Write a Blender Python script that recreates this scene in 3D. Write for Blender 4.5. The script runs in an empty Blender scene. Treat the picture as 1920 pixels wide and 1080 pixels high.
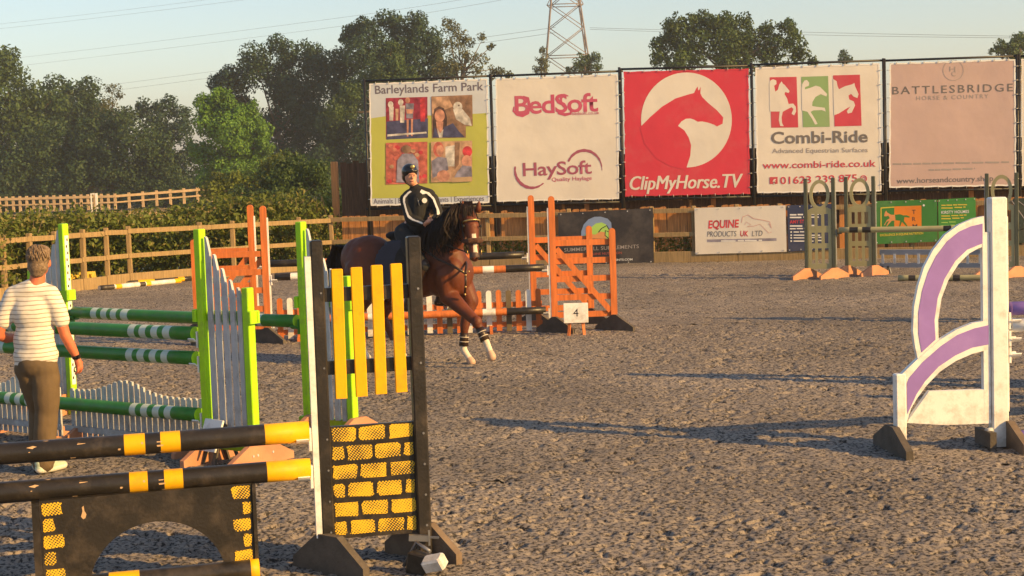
import bpy, bmesh, math, random
import numpy as np
from mathutils import Vector, Matrix, geometry, noise as mnoise

random.seed(7); rng = np.random.default_rng(7)
scene = bpy.context.scene
COL = scene.collection
R = math.radians

# ------------------------------------------------------------------ camera
F = 3000.0; H = 2.3
PITCH = math.atan2(540 - 306, F); ROLL = R(1.9)
fwd = Vector((0, math.cos(PITCH), -math.sin(PITCH)))
_r = Vector((1, 0, 0)); _u = _r.cross(fwd)
right = _r * math.cos(ROLL) - _u * math.sin(ROLL)
up = _u * math.cos(ROLL) + _r * math.sin(ROLL)
EYE = Vector((0, 0, H))
cam = bpy.data.cameras.new('camera'); camo = bpy.data.objects.new('camera', cam); COL.objects.link(camo)
cam.sensor_width = 36; cam.lens = 36 * F / 1920; cam.clip_end = 4000; cam.clip_start = 0.1
camo.matrix_world = Matrix(((right.x, up.x, -fwd.x, 0), (right.y, up.y, -fwd.y, 0), (right.z, up.z, -fwd.z, H), (0, 0, 0, 1)))
scene.camera = camo

# ------------------------------------------------------------------ sky, sun, exposure
SUNV = Vector((4.3, -2.25, 0)); SUNEL = R(22.5)
SUNV = Vector((SUNV.normalized().x * math.cos(SUNEL), SUNV.normalized().y * math.cos(SUNEL), math.sin(SUNEL)))
w = bpy.data.worlds.new('World'); scene.world = w; w.use_nodes = True
nt = w.node_tree; nt.nodes.clear()
sky = nt.nodes.new('ShaderNodeTexSky'); sky.sky_type = 'NISHITA'; sky.sun_disc = False
sky.sun_elevation = SUNEL; sky.sun_rotation = math.atan2(SUNV.x, SUNV.y)
sky.air_density = 1.0; sky.dust_density = 0.8; sky.ozone_density = 1.1; sky.altitude = 20
bg = nt.nodes.new('ShaderNodeBackground'); bg.inputs[1].default_value = 0.10
wo = nt.nodes.new('ShaderNodeOutputWorld')
nt.links.new(sky.outputs[0], bg.inputs[0]); nt.links.new(bg.outputs[0], wo.inputs[0])
sl = bpy.data.lights.new('sun', 'SUN'); sl.energy = 4.8; sl.angle = R(0.5); sl.color = (1.0, 0.60, 0.185)
so = bpy.data.objects.new('sun', sl); COL.objects.link(so)
so.rotation_mode = 'QUATERNION'; so.rotation_quaternion = SUNV.to_track_quat('Z', 'Y'); so.location = (20, -10, 12)
vs = scene.view_settings; vs.view_transform = 'Standard'; vs.look = 'None'; vs.exposure = 0.84; vs.gamma = 1.0
vs.use_curve_mapping = False

# ------------------------------------------------------------------ pixel -> place
def ray(px, py):
    return fwd + right * ((px - 960) / F) + up * ((540 - py) / F)
def G(px, py, z=0.0):                      # on a level plane
    d = ray(px, py); t = (z - H) / d.z
    return EYE + d * t
def D(px, py, d):                          # at a known distance north of the camera
    v = ray(px, py); return EYE + v * (d / v.y)
def proj(p):
    q = Vector(p) - EYE; k = q.dot(fwd)
    return 960 + F * q.dot(right) / k, 540 - F * q.dot(up) / k
def tpx(px, a, b):                         # parameter on segment a-b that shows at column px
    a = Vector(a); b = Vector(b); lo, hi = 0.0, 1.0
    inc = proj(b)[0] > proj(a)[0]
    for _ in range(40):
        m = (lo + hi) / 2
        if (proj(a.lerp(b, m))[0] < px) == inc: lo = m
        else: hi = m
    return (lo + hi) / 2

# ------------------------------------------------------------------ materials
MATS = {}
def mat(name, col, rough=0.6, var=0.12, scale=6.0, bump=0.0, bscale=60.0, dirt=None, dirt_amt=0.25, dscale=3.0,
        metal=0.0, grain=False, spec=0.4, trans=0.0, bdist=0.01, mud=0.0):
    if name in MATS: return MATS[name]
    m = bpy.data.materials.new(name); m.use_nodes = True; n = m.node_tree.nodes; L = m.node_tree.links
    b = n['Principled BSDF']; b.inputs['Roughness'].default_value = rough; b.inputs['Metallic'].default_value = metal
    b.inputs['Specular IOR Level'].default_value = spec
    tc = n.new('ShaderNodeTexCoord'); mp = n.new('ShaderNodeMapping'); L.new(tc.outputs['Object'], mp.inputs[0])
    if grain: mp.inputs['Scale'].default_value = (8, 8, 0.6)
    oi = n.new('ShaderNodeObjectInfo')
    add = n.new('ShaderNodeVectorMath'); add.operation = 'ADD'
    mul = n.new('ShaderNodeMath'); mul.operation = 'MULTIPLY'; mul.inputs[1].default_value = 37.0
    L.new(oi.outputs['Random'], mul.inputs[0]); L.new(mp.outputs[0], add.inputs[0]); L.new(mul.outputs[0], add.inputs[1])
    t = n.new('ShaderNodeTexNoise'); t.inputs['Scale'].default_value = scale; t.inputs['Detail'].default_value = 5
    L.new(add.outputs[0], t.inputs['Vector'])
    rm = n.new('ShaderNodeMapRange'); rm.inputs[1].default_value = 0.3; rm.inputs[2].default_value = 0.7
    rm.inputs[3].default_value = 1 - var; rm.inputs[4].default_value = 1 + var
    L.new(t.outputs[0], rm.inputs[0])
    sc = n.new('ShaderNodeVectorMath'); sc.operation = 'SCALE'; sc.inputs[0].default_value = col[:3]
    L.new(rm.outputs[0], sc.inputs['Scale'])
    out = sc.outputs[0]
    if dirt is not None:
        t2 = n.new('ShaderNodeTexNoise'); t2.inputs['Scale'].default_value = dscale; t2.inputs['Detail'].default_value = 8
        t2.inputs['Roughness'].default_value = 0.7
        L.new(add.outputs[0], t2.inputs['Vector'])
        r2 = n.new('ShaderNodeMapRange'); r2.inputs[1].default_value = 0.5; r2.inputs[2].default_value = 0.72
        r2.inputs[3].default_value = 0; r2.inputs[4].default_value = dirt_amt
        fac = t2.outputs[0]
        if mud:                                    # splashes of sand thrown up on the lowest part
            sz = n.new('ShaderNodeSeparateXYZ'); L.new(tc.outputs['Object'], sz.inputs[0])
            mz = n.new('ShaderNodeMapRange'); mz.inputs[1].default_value = 0.0; mz.inputs[2].default_value = 0.45; mz.inputs[3].default_value = mud; mz.inputs[4].default_value = 0
            L.new(sz.outputs['Z'], mz.inputs[0]); ad = n.new('ShaderNodeMath'); ad.operation = 'ADD'; L.new(fac, ad.inputs[0]); L.new(mz.outputs[0], ad.inputs[1]); fac = ad.outputs[0]
        L.new(fac, r2.inputs[0])
        mx = n.new('ShaderNodeMix'); mx.data_type = 'RGBA'; L.new(r2.outputs[0], mx.inputs[0])
        L.new(out, mx.inputs[6]); mx.inputs[7].default_value = (*dirt, 1); out = mx.outputs[2]
    L.new(out, b.inputs['Base Color'])
    if bump:
        t3 = n.new('ShaderNodeTexNoise'); t3.inputs['Scale'].default_value = bscale; t3.inputs['Detail'].default_value = 4
        L.new(add.outputs[0], t3.inputs['Vector'])
        bp = n.new('ShaderNodeBump'); bp.inputs['Strength'].default_value = bump; bp.inputs['Distance'].default_value = bdist
        L.new(t3.outputs[0], bp.inputs['Height']); L.new(bp.outputs[0], b.inputs['Normal'])
    if trans:
        tr = n.new('ShaderNodeBsdfTranslucent'); L.new(out, tr.inputs[0])
        ms = n.new('ShaderNodeMixShader'); ms.inputs[0].default_value = trans
        L.new(b.outputs[0], ms.inputs[1]); L.new(tr.outputs[0], ms.inputs[2])
        L.new(ms.outputs[0], n['Material Output'].inputs[0])
    MATS[name] = m
    return m
DIRT = (0.16, 0.12, 0.09)
lime = mat('lime_paint', (0.36, 0.70, 0.004), 0.42, 0.08, dirt=(0.22, 0.20, 0.07), dirt_amt=0.45, dscale=9, bump=.15, mud=.16)
green_paint = mat('green_paint', (0.035, 0.20, 0.02), 0.38, 0.14, dirt=DIRT, dirt_amt=0.35, dscale=8, bump=.1)
mint = mat('pale_mint_paint', (0.50, 0.60, 0.52), 0.5, 0.08, dirt=DIRT, dirt_amt=0.25)
silver = mat('silver_grey_paint', (0.46, 0.48, 0.50), 0.5, 0.1, dirt=DIRT, dirt_amt=0.45, dscale=7, mud=.16, bump=.1)
white_paint = mat('white_paint', (0.78, 0.77, 0.74), 0.45, 0.05, dirt=(0.33, 0.28, 0.22), dirt_amt=0.55, dscale=8, bump=.1, mud=.14)
purple_paint = mat('purple_paint', (0.28, 0.17, 0.50), 0.5, 0.08, dirt=(0.5, 0.4, 0.5), dirt_amt=0.1)
black_paint = mat('black_paint', (0.020, 0.017, 0.014), 0.38, 0.25, dirt=(0.13, 0.10, 0.075), dirt_amt=0.35, dscale=7, bump=0.2, mud=.12)
yellow_paint = mat('yellow_paint', (0.78, 0.40, 0.004), 0.5, 0.06, dirt=(0.34, 0.17, 0.03), dirt_amt=0.45, dscale=7, bump=.12, spec=.25)
chip_wood = mat('bare_wood_chip', (0.50, 0.33, 0.18), 0.8)
orange_wood = mat('orange_stained_wood', (0.56, 0.155, 0.035), 0.6, 0.22, 4, bump=0.2, grain=True, dirt=(0.25, 0.10, 0.04), dirt_amt=0.4)
tan_wood = mat('tan_painted_wood', (0.48, 0.22, 0.12), 0.65, 0.15, 4, dirt=DIRT, dirt_amt=0.35, bump=0.15)
foot_dark = mat('weathered_dark_wood', (0.085, 0.070, 0.055), 0.85, 0.25, 8, bump=0.4, dirt=(0.17, 0.13, 0.10), dirt_amt=0.5)
foot_brown = mat('weathered_brown_wood', (0.17, 0.12, 0.08), 0.85, 0.25, 8, bump=0.4, dirt=(0.10, 0.08, 0.06), dirt_amt=0.5)
olive = mat('olive_paint', (0.36, 0.33, 0.17), 0.55, 0.1, dirt=DIRT, dirt_amt=0.2)
dark_olive = mat('dark_green_paint', (0.075, 0.085, 0.06), 0.5, 0.15)
rail_wood = mat('weathered_rail_wood', (0.29, 0.20, 0.095), 0.85, 0.25, 5, bump=0.4, grain=True, dirt=(0.12, 0.11, 0.05), dirt_amt=0.5)
board_wood = mat('orange_fence_board', (0.48, 0.21, 0.065), 0.8, 0.35, 4, bump=0.3, grain=True, dirt=(0.20, 0.10, 0.035), dirt_amt=0.6, dscale=5)
wall_wood = mat('dark_fence_board', (0.11, 0.060, 0.034), 0.85, 0.35, 4, bump=0.3, grain=True, dirt=(0.05, 0.03, 0.02), dirt_amt=0.6)
post_wood = mat('fresh_post_wood', (0.50, 0.22, 0.075), 0.8, 0.2, 4, bump=0.3, grain=True)
scaffold = mat('black_scaffold_tube', (0.018, 0.017, 0.018), 0.45, 0.2)
tie_white = mat('pale_tie', (0.45, 0.45, 0.45), 0.6)
metal = mat('dull_steel', (0.25, 0.25, 0.26), 0.45, 0.2, metal=0.7)
gate_grey = mat('grey_blue_paint', (0.30, 0.32, 0.36), 0.55, 0.12, dirt=DIRT, dirt_amt=0.2)
pylon_steel = mat('galvanised_steel', (0.20, 0.16, 0.15), 0.6, 0.1)
wire_mat = mat('aluminium_wire', (0.16, 0.17, 0.18), 0.6, 0.1)

# ------------------------------------------------------------------ mesh helpers
class MB:
    def __init__(s): s.v = []; s.f = []; s.m = []; s.sm = []
    def add(s, vs, fs, mi=0, smooth=False):
        o = len(s.v); s.v += [tuple(q) for q in vs]
        for f in fs: s.f.append(tuple(i + o for i in f)); s.m.append(mi); s.sm.append(smooth)
        return s
    def box(s, c, sz, rot=None, mi=0, bev=0.0):
        x, y, z = sz[0] / 2, sz[1] / 2, sz[2] / 2
        if bev:                                            # chamfered along its upright edges and top
            b = min(bev, x * .8, y * .8, z * .8)
            ring = [(x - b, y), (-x + b, y), (-x, y - b), (-x, -y + b), (-x + b, -y), (x - b, -y), (x, -y + b), (x, y - b)]
            ring2 = [(p * (x - b) / x, q * (y - b) / y) for p, q in ring]
            vs = [(p, q, -z) for p, q in ring] + [(p, q, z - b) for p, q in ring] + [(p, q, z) for p, q in ring2]
            fs = [tuple(range(7, -1, -1)), tuple(range(16, 24))]
            for k in range(8):
                j = (k + 1) % 8
                fs += [(k, j, 8 + j, 8 + k), (8 + k, 8 + j, 16 + j, 16 + k)]
        else:
            vs = [(-x, -y, -z), (x, -y, -z), (x, y, -z), (-x, y, -z), (-x, -y, z), (x, -y, z), (x, y, z), (-x, y, z)]
            fs = [(0, 3, 2, 1), (4, 5, 6, 7), (0, 1, 5, 4), (1, 2, 6, 5), (2, 3, 7, 6), (3, 0, 4, 7)]
        M = Matrix.Translation(c) @ (rot.to_4x4() if rot is not None else Matrix.Identity(4))
        return s.add([M @ Vector(q) for q in vs], fs, mi)
    def bar(s, a, b, wd, th, mi=0, upv=(0, 0, 1), bev=0.0):    # a squared length from a to b; th along upv
        a = Vector(a); b = Vector(b); d = b - a; L = d.length; d.normalize()
        y = Vector(upv).cross(d)
        if y.length < 1e-4: y = Vector((0, 1, 0)).cross(d)
        y.normalize(); zz = d.cross(y)
        rot = Matrix((d, y, zz)).transposed()
        return s.box((a + b) / 2, (L, wd, th), rot, mi, bev)
    def tube(s, pts, rad, seg=10, mi=0, caps=True, mis=None, capmi=None):
        pts = [Vector(p) for p in pts]; n = len(pts)
        rs = rad if isinstance(rad, (list, tuple)) else [rad] * n
        t0 = (pts[1] - pts[0]).normalized(); ref = Vector((0, 0, 1)) if abs(t0.z) < .9 else Vector((1, 0, 0))
        vs = []
        for i, p in enumerate(pts):
            t = (pts[min(i + 1, n - 1)] - pts[max(i - 1, 0)]).normalized()
            a = ref.cross(t)
            if a.length < 1e-5: a = Vector((1, 0, 0)).cross(t)
            a.normalize(); b = t.cross(a)
            for k in range(seg):
                an = 2 * math.pi * k / seg; vs.append(p + (a * math.cos(an) + b * math.sin(an)) * rs[i])
        o = len(s.v); s.v += [tuple(q) for q in vs]
        for i in range(n - 1):
            for k in range(seg):
                j = (k + 1) % seg
                s.f.append((o + i * seg + k, o + i * seg + j, o + (i + 1) * seg + j, o + (i + 1) * seg + k))
                s.m.append(mis[i] if mis else mi); s.sm.append(True)
        if caps:
            cm = mi if capmi is None else capmi
            s.f.append(tuple(o + k for k in range(seg - 1, -1, -1))); s.m.append(cm); s.sm.append(False)
            s.f.append(tuple(o + (n - 1) * seg + k for k in range(seg))); s.m.append(cm); s.sm.append(False)
        return s
    def prism(s, poly, y0, y1, mi=0, ax='y', holes=()):
        """poly: 2-D outline; extruded along local y (outline in x,z) or x (outline in y,z)"""
        loops = [list(poly)] + [list(h) for h in holes]
        tris = geometry.tessellate_polygon([[Vector((a, b, 0)) for a, b in l] for l in loops])
        flat = [p for l in loops for p in l]; n = len(flat)
        P = (lambda a, b, t: (a, t, b)) if ax == 'y' else (lambda a, b, t: (t, a, b))
        vs = [P(a, b, y0) for a, b in flat] + [P(a, b, y1) for a, b in flat]
        fs = []
        for t in tris: fs += [tuple(t), tuple(n + i for i in reversed(t))]
        o = 0
        for l in loops:
            k = len(l)
            for i in range(k):
                j = (i + 1) % k; fs.append((o + i, o + j, n + o + j, n + o + i))
            o += k
        s.add(vs, fs, mi)
        return s
    def mesh(s, name, mats, fix=False):
        me = bpy.data.meshes.new(name); me.from_pydata(s.v, [], s.f)
        for m in (mats if isinstance(mats, (list, tuple)) else [mats]): me.materials.append(m)
        me.polygons.foreach_set('material_index', s.m); me.polygons.foreach_set('use_smooth', s.sm)
        me.update()
        if fix:
            bm = bmesh.new(); bm.from_mesh(me); bmesh.ops.recalc_face_normals(bm, faces=bm.faces); bm.to_mesh(me); bm.free()
        return me
    def build(s, name, mats, parent=None, world=False, fix=True):
        if world and parent is not None:
            Mi = pm(parent).inverted(); s.v = [tuple(Mi @ Vector(q)) for q in s.v]
        return link(name, s.mesh(name, mats, fix), parent)
def pm(o):
    M = Matrix.LocRotScale(o.location, o.rotation_euler, o.scale)
    return pm(o.parent) @ M if o.parent else M
def link(name, me, parent=None, loc=None):
    o = bpy.data.objects.new(name, me); COL.objects.link(o)
    if parent is not None: o.parent = parent
    if loc is not None: o.location = loc
    return o
def tag(o, label, cat, group=None, kind=None):
    if label: o['label'] = label
    if cat: o['category'] = cat
    if group: o['group'] = group
    if kind: o['kind'] = kind
    return o
def thing(name, label, cat, loc=(0, 0, 0), rz=0.0, group=None):
    o = bpy.data.objects.new(name, None); COL.objects.link(o); o.location = loc; o.rotation_euler = (0, 0, rz)
    o.empty_display_size = 0.2
    return tag(o, label, cat, group)
def kids(o): return [c for c in COL.objects if c.parent == o]
def dup(root, label, loc=None, rz=None, group=None, sx=None):
    r = root.copy(); COL.objects.link(r); r['label'] = label
    if loc is not None: r.location = loc
    if rz is not None: r.rotation_euler = (0, 0, rz)
    if sx is not None: r.scale = (sx, 1, 1)
    if group: r['group'] = group
    def cp(src, dst):
        for ch in list(src.children) or kids(src):
            c = ch.copy(); COL.objects.link(c); c.parent = dst; cp(ch, c)
    cp(root, r)
    return r
def ico(mb, c, r, sub=2, mi=0, rot=None):
    bm = bmesh.new(); bmesh.ops.create_icosphere(bm, subdivisions=sub, radius=1.0)
    rr = r if isinstance(r, (tuple, list)) else (r, r, r)
    M = Matrix.Translation(c) @ (rot.to_4x4() if rot is not None else Matrix.Identity(4)) @ Matrix.Diagonal((*rr, 1))
    mb.add([M @ v.co for v in bm.verts], [[v.index for v in f.verts] for f in bm.faces], mi, True)
    bm.free()
def blob(name, prims, voxel, mats, parent=None, smooth=4, pick=None, world=True):
    """one continuous skin grown round overlapping ellipsoids and tapered limbs"""
    mb = MB()
    for p in prims:
        if p[0] == 'e': ico(mb, p[1], p[2], 3, 0, p[3] if len(p) > 3 else None)
        else:
            pts, rs = p[1], p[2]
            pts = [Vector(q) for q in pts]
            mb.tube(pts, list(rs), 14)
            for q, r_ in zip(pts, rs): ico(mb, q, r_, 2)
    me = mb.mesh(name + '_raw', [], True)
    o = link(name + '_raw', me)
    m = o.modifiers.new('r', 'REMESH'); m.mode = 'VOXEL'; m.voxel_size = voxel; m.use_smooth_shade = True
    if smooth:
        s_ = o.modifiers.new('s', 'SMOOTH'); s_.iterations = smooth; s_.factor = 0.5
    dg = bpy.context.evaluated_depsgraph_get(); dg.update()
    me2 = bpy.data.meshes.new_from_object(o.evaluated_get(dg)); me2.name = name
    bpy.data.objects.remove(o); bpy.data.meshes.remove(me)
    me2.materials.clear()
    for q in (mats if isinstance(mats, (list, tuple)) else [mats]): me2.materials.append(q)
    for p in me2.polygons:
        p.use_smooth = True
        if pick: p.material_index = pick(p.center)
    if parent is not None and world: me2.transform(pm(parent).inverted())
    return link(name, me2, parent)

# ================================================================== THE SETTING
# plan of the arena fence, west to east, as (picture column, distance)
FENCE_PX = [(-90, 29.4), (5, 30.6), (55, 31.3), (105, 32.0), (155, 32.7), (200, 33.25), (243, 33.75), (375, 34.9), (500, 36.0), (625, 37.0)]
FENCE = [Vector(((px - 960) / F * d, d, 0)) for px, d in FENCE_PX]
east = Vector(((2060 - 960) / F * 33.4, 33.4, 0)); a0 = FENCE[-1]
nseg = 9
for k in range(1, nseg + 1): FENCE.append(a0.lerp(east, k / nseg))
fx = np.array([p.x for p in FENCE]); fy = np.array([p.y for p in FENCE])
def fence_y(x): return np.interp(x, fx, fy)

# --- sand ---------------------------------------------------------------
def smooth_noise(shape, sig, seed):
    g = np.random.default_rng(seed).standard_normal(shape)
    ky = np.fft.fftfreq(shape[0])[:, None]; kx = np.fft.rfftfreq(shape[1])[None, :]
    s2 = sig if isinstance(sig, tuple) else (sig, sig)
    h = np.fft.irfft2(np.fft.rfft2(g) * np.exp(-2 * math.pi ** 2 * ((ky * s2[0]) ** 2 + (kx * s2[1]) ** 2)), s=shape)
    return h / h.std()
def sand_patch(x0, x1, y0, y1, step, seed):
    nx = int((x1 - x0) / step) + 1; ny = int((y1 - y0) / step) + 1
    X, Y = np.meshgrid(np.linspace(x0, x1, nx), np.linspace(y0, y1, ny))
    q = 0.0125 / step
    sh = (ny, nx)
    h = 0.0026 * smooth_noise(sh, 0.8 * max(q, .6), seed) + 0.0024 * smooth_noise(sh, 1.6 * q + .3, seed + 1) + 0.0010 * smooth_noise(sh, 5 * q, seed + 2) + 0.003 * smooth_noise(sh, 40 * q, seed + 3)
    pit = smooth_noise(sh, (1.0 * q + .3, 1.5 * q + .3), seed + 4); dens = smooth_noise(sh, 26 * q, seed + 5)
    h -= 0.024 * np.clip((pit - 1.05 + 0.25 * dens) / 0.55, 0, 1)
    hoof = smooth_noise(sh, 2.4 * q + .2, seed + 6)
    h += 0.008 * np.clip((hoof - 1.4) / 0.6, 0, 1)
    mark = smooth_noise(sh, (2.0 * q + .3, 3.2 * q + .3), seed + 7)
    h -= 0.012 * np.clip((mark - 1.45 + .3 * dens) / 0.5, 0, 1)
    return X, Y, h
def grid_mesh(parts, name, m):
    V = []; Fc = []; off = 0
    for X, Y, Z, keep in parts:
        ny, nx = X.shape
        idx = np.arange(ny * nx).reshape(ny, nx)
        q = np.stack([idx[:-1, :-1], idx[:-1, 1:], idx[1:, 1:], idx[1:, :-1]], -1)
        k = keep[:-1, :-1] & keep[:-1, 1:] & keep[1:, 1:] & keep[1:, :-1]
        q = q[k]
        used = np.unique(q); re = np.full(ny * nx, -1); re[used] = np.arange(len(used)) + off
        P = np.stack([X.ravel(), Y.ravel(), Z.ravel()], -1)[used]
        V.append(P); Fc.append(re[q]); off += len(used)
    V = np.concatenate(V); Fc = np.concatenate(Fc)
    return quads(name, V, Fc, m)
def quads(name, V, Q, m, smooth=True):
    me = bpy.data.meshes.new(name); me.vertices.add(len(V)); me.vertices.foreach_set('co', V.astype(np.float32).ravel())
    me.loops.add(Q.size); me.loops.foreach_set('vertex_index', Q.astype(np.int32).ravel())
    me.polygons.add(len(Q)); me.polygons.foreach_set('loop_start', np.arange(0, Q.size, 4, dtype=np.int32))
    me.polygons.foreach_set('use_smooth', np.full(len(Q), smooth))
    me.materials.append(m); me.update(calc_edges=True); me.validate()
    return me
def sand_material():
    m = bpy.data.materials.new('arena_sand'); m.use_nodes = True; n = m.node_tree.nodes; L = m.node_tree.links
    b = n['Principled BSDF']; b.inputs['Roughness'].default_value = 0.95; b.inputs['Specular IOR Level'].default_value = 0.15
    tc = n.new('ShaderNodeTexCoord')
    def noise(s, det=4, rg=0.6):
        t = n.new('ShaderNodeTexNoise'); t.inputs['Scale'].default_value = s; t.inputs['Detail'].default_value = det
        t.inputs['Roughness'].default_value = rg; L.new(tc.outputs['Object'], t.inputs['Vector']); return t
    t1 = noise(33, 4, .66); cr = n.new('ShaderNodeValToRGB'); L.new(t1.outputs[0], cr.inputs[0])
    e = cr.color_ramp.elements; e[0].position = .415; e[0].color = (0.045, 0.040, 0.036, 1); e[1].position = .525; e[1].color = (0.295, 0.25, 0.208, 1)  # dark specks: fibre bits, plus the shade of small pits put into the colour
    t2 = noise(0.35, 3); r2 = n.new('ShaderNodeMapRange'); r2.inputs[1].default_value = .35; r2.inputs[2].default_value = .65; r2.inputs[3].default_value = .78; r2.inputs[4].default_value = 1.16; L.new(t2.outputs[0], r2.inputs[0])
    sc = n.new('ShaderNodeVectorMath'); sc.operation = 'SCALE'; L.new(cr.outputs[0], sc.inputs[0]); L.new(r2.outputs[0], sc.inputs['Scale'])
    # pale fibre flecks mixed through the sand
    t4 = noise(75, 3, .6); r4 = n.new('ShaderNodeMapRange'); r4.inputs[1].default_value = .66; r4.inputs[2].default_value = .74; r4.inputs[4].default_value = .55; L.new(t4.outputs[0], r4.inputs[0])
    mx = n.new('ShaderNodeMix'); mx.data_type = 'RGBA'; L.new(r4.outputs[0], mx.inputs[0]); L.new(sc.outputs[0], mx.inputs[6]); mx.inputs[7].default_value = (.36, .32, .27, 1)
    L.new(mx.outputs[2], b.inputs['Base Color'])
    t3 = noise(60, 6, .75); bp = n.new('ShaderNodeBump'); bp.inputs['Strength'].default_value = .7; bp.inputs['Distance'].default_value = .010
    L.new(t3.outputs[0], bp.inputs['Height']); L.new(bp.outputs[0], b.inputs['Normal'])
    return m
sand = sand_material()
parts = []
X, Y, Z = sand_patch(-5.2, 5.2, 7.0, 11.5, 0.0135, 11)
parts.append((X, Y, Z, np.abs(X) < 0.345 * Y + 0.9))
X, Y, Z = sand_patch(-8.4, 8.4, 11.49, 22.0, 0.024, 51)
parts.append((X, Y, Z - .001, np.abs(X) < 0.345 * Y + 0.9))
X2, Y2, Z2 = sand_patch(-16, 17, 21.98, 37.2, 0.06, 31)
Z2 = Z2 - 0.002
parts.append((X2, Y2, Z2, (np.abs(X2) < 0.345 * Y2 + 1.5) & (Y2 < fence_y(X2) + 0.12)))
go = link('arena_sand', grid_mesh(parts, 'arena_sand', sand)); go['kind'] = 'structure'
def sand_z(x, y): return 0.0

# --- the sand goes on outside the view, and fields beyond the fence ----------
dry = mat('dry_meadow_grass', (0.34, 0.25, 0.12), 0.95, 0.35, 0.5, bump=0.5, bscale=8, dirt=(0.10, 0.12, 0.03), dirt_amt=0.55, dscale=0.15)
rr = np.concatenate([np.linspace(0, 60, 31), np.geomspace(64, 3200, 40)]); an = np.linspace(0, 2 * np.pi, 97)
A, RR = np.meshgrid(an, rr)
X = RR * np.sin(A); Y = RR * np.cos(A)
Z = -0.10 - 0.75 * np.clip((RR - 60) / 60, 0, 1) + 0.45 * np.clip((X + 40) / 30, 0, 1) * np.clip((RR - 60) / 60, 0, 1)
fo = link('field', grid_mesh([(X, Y, Z, np.ones_like(X, bool))], 'field', dry)); fo['kind'] = 'structure'
def field_z(x, y):
    r_ = math.hypot(x, y); k = min(max((r_ - 60) / 60, 0), 1)
    return -0.10 - 0.75 * k + 0.45 * min(max((x + 40) / 30, 0), 1) * k
mb = MB()
for (xa, xb, ya, yb) in ((-30, 30, -30, 7.02),):
    mb.add([(xa, ya, -.012), (xb, ya, -.012), (xb, yb, -.012), (xa, yb, -.012)], [(0, 1, 2, 3)])
mb.add([(-30, 7.02, -.014), (-3.25, 7.02, -.014), (-14.2, 38.2, -.014), (-30, 26, -.014)], [(0, 1, 2, 3)])
mb.add([(3.25, 7.02, -.014), (30, 7.02, -.014), (30, 30.5, -.014), (12.9, 33.4, -.014)], [(0, 1, 2, 3)])
o = mb.build('arena_surround', sand, fix=False); o['kind'] = 'structure'

# --- leaves -----------------------------------------------------------------
def leaf_cloud(C, N, S, g, asp=0.62):
    """flat leaf-sized quads at C facing N of size S"""
    n = len(C); t = g.standard_normal((n, 3)); N = N / (np.linalg.norm(N, axis=1, keepdims=True) + 1e-9)
    t -= N * (t * N).sum(1, keepdims=True); t /= np.linalg.norm(t, axis=1, keepdims=True) + 1e-9
    b = np.cross(N, t); S = S[:, None]
    a = t * S * .5; c = b * S * .5 * asp
    V = np.stack([C - a, C - c * .9 + N * S * .06, C + a, C + c * .9 + N * S * .06], 1).reshape(-1, 3)
    return V, np.arange(n * 4).reshape(n, 4)
def lobes_cloud(lobes, leaf, per, g, sub=13, subr=.46, flat=.85):
    Cs = []; Ns = []
    for c, r_ in lobes:
        c = np.array(c); k = sub
        dr = g.standard_normal((k, 3)); dr /= np.linalg.norm(dr, axis=1, keepdims=True)
        dr[:, 2] *= flat
        cen = c + dr * r_ * (.45 + .45 * g.random((k, 1)))
        sr = r_ * subr * (.6 + .8 * g.random(k))
        for q, s_ in zip(cen, sr):
            m = max(10, int(per * (s_ / leaf) ** 2 * 6.5))
            d2 = g.standard_normal((m, 3)); d2 /= np.linalg.norm(d2, axis=1, keepdims=True)
            rad = s_ * (0.55 + .55 * g.random((m, 1)) ** .6)
            Cs.append(q + d2 * rad); Ns.append(d2 + .55 * g.standard_normal((m, 3)))
    return np.concatenate(Cs), np.concatenate(Ns)
def leaf_mat(name, c, v=.35, trans=.3): return mat(name, c, .55, v, .8, spec=.3, trans=trans)
dk = leaf_mat('dark_foliage', (0.042, 0.080, 0.029)); md = leaf_mat('mid_foliage', (0.058, 0.100, 0.028)); lt = leaf_mat('bright_foliage', (0.105, 0.215, 0.025))
ol = leaf_mat('olive_foliage', (0.105, 0.115, 0.042)); hd = leaf_mat('hedge_foliage', (0.115, 0.145, 0.022)); tip = leaf_mat('yellowing_foliage', (0.20, 0.18, 0.05))
bl = leaf_mat('blue_green_foliage', (0.034, 0.072, 0.036))
bark = mat('grey_bark', (0.11, 0.085, 0.06), .9, .3, 3, bump=.5)
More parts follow.
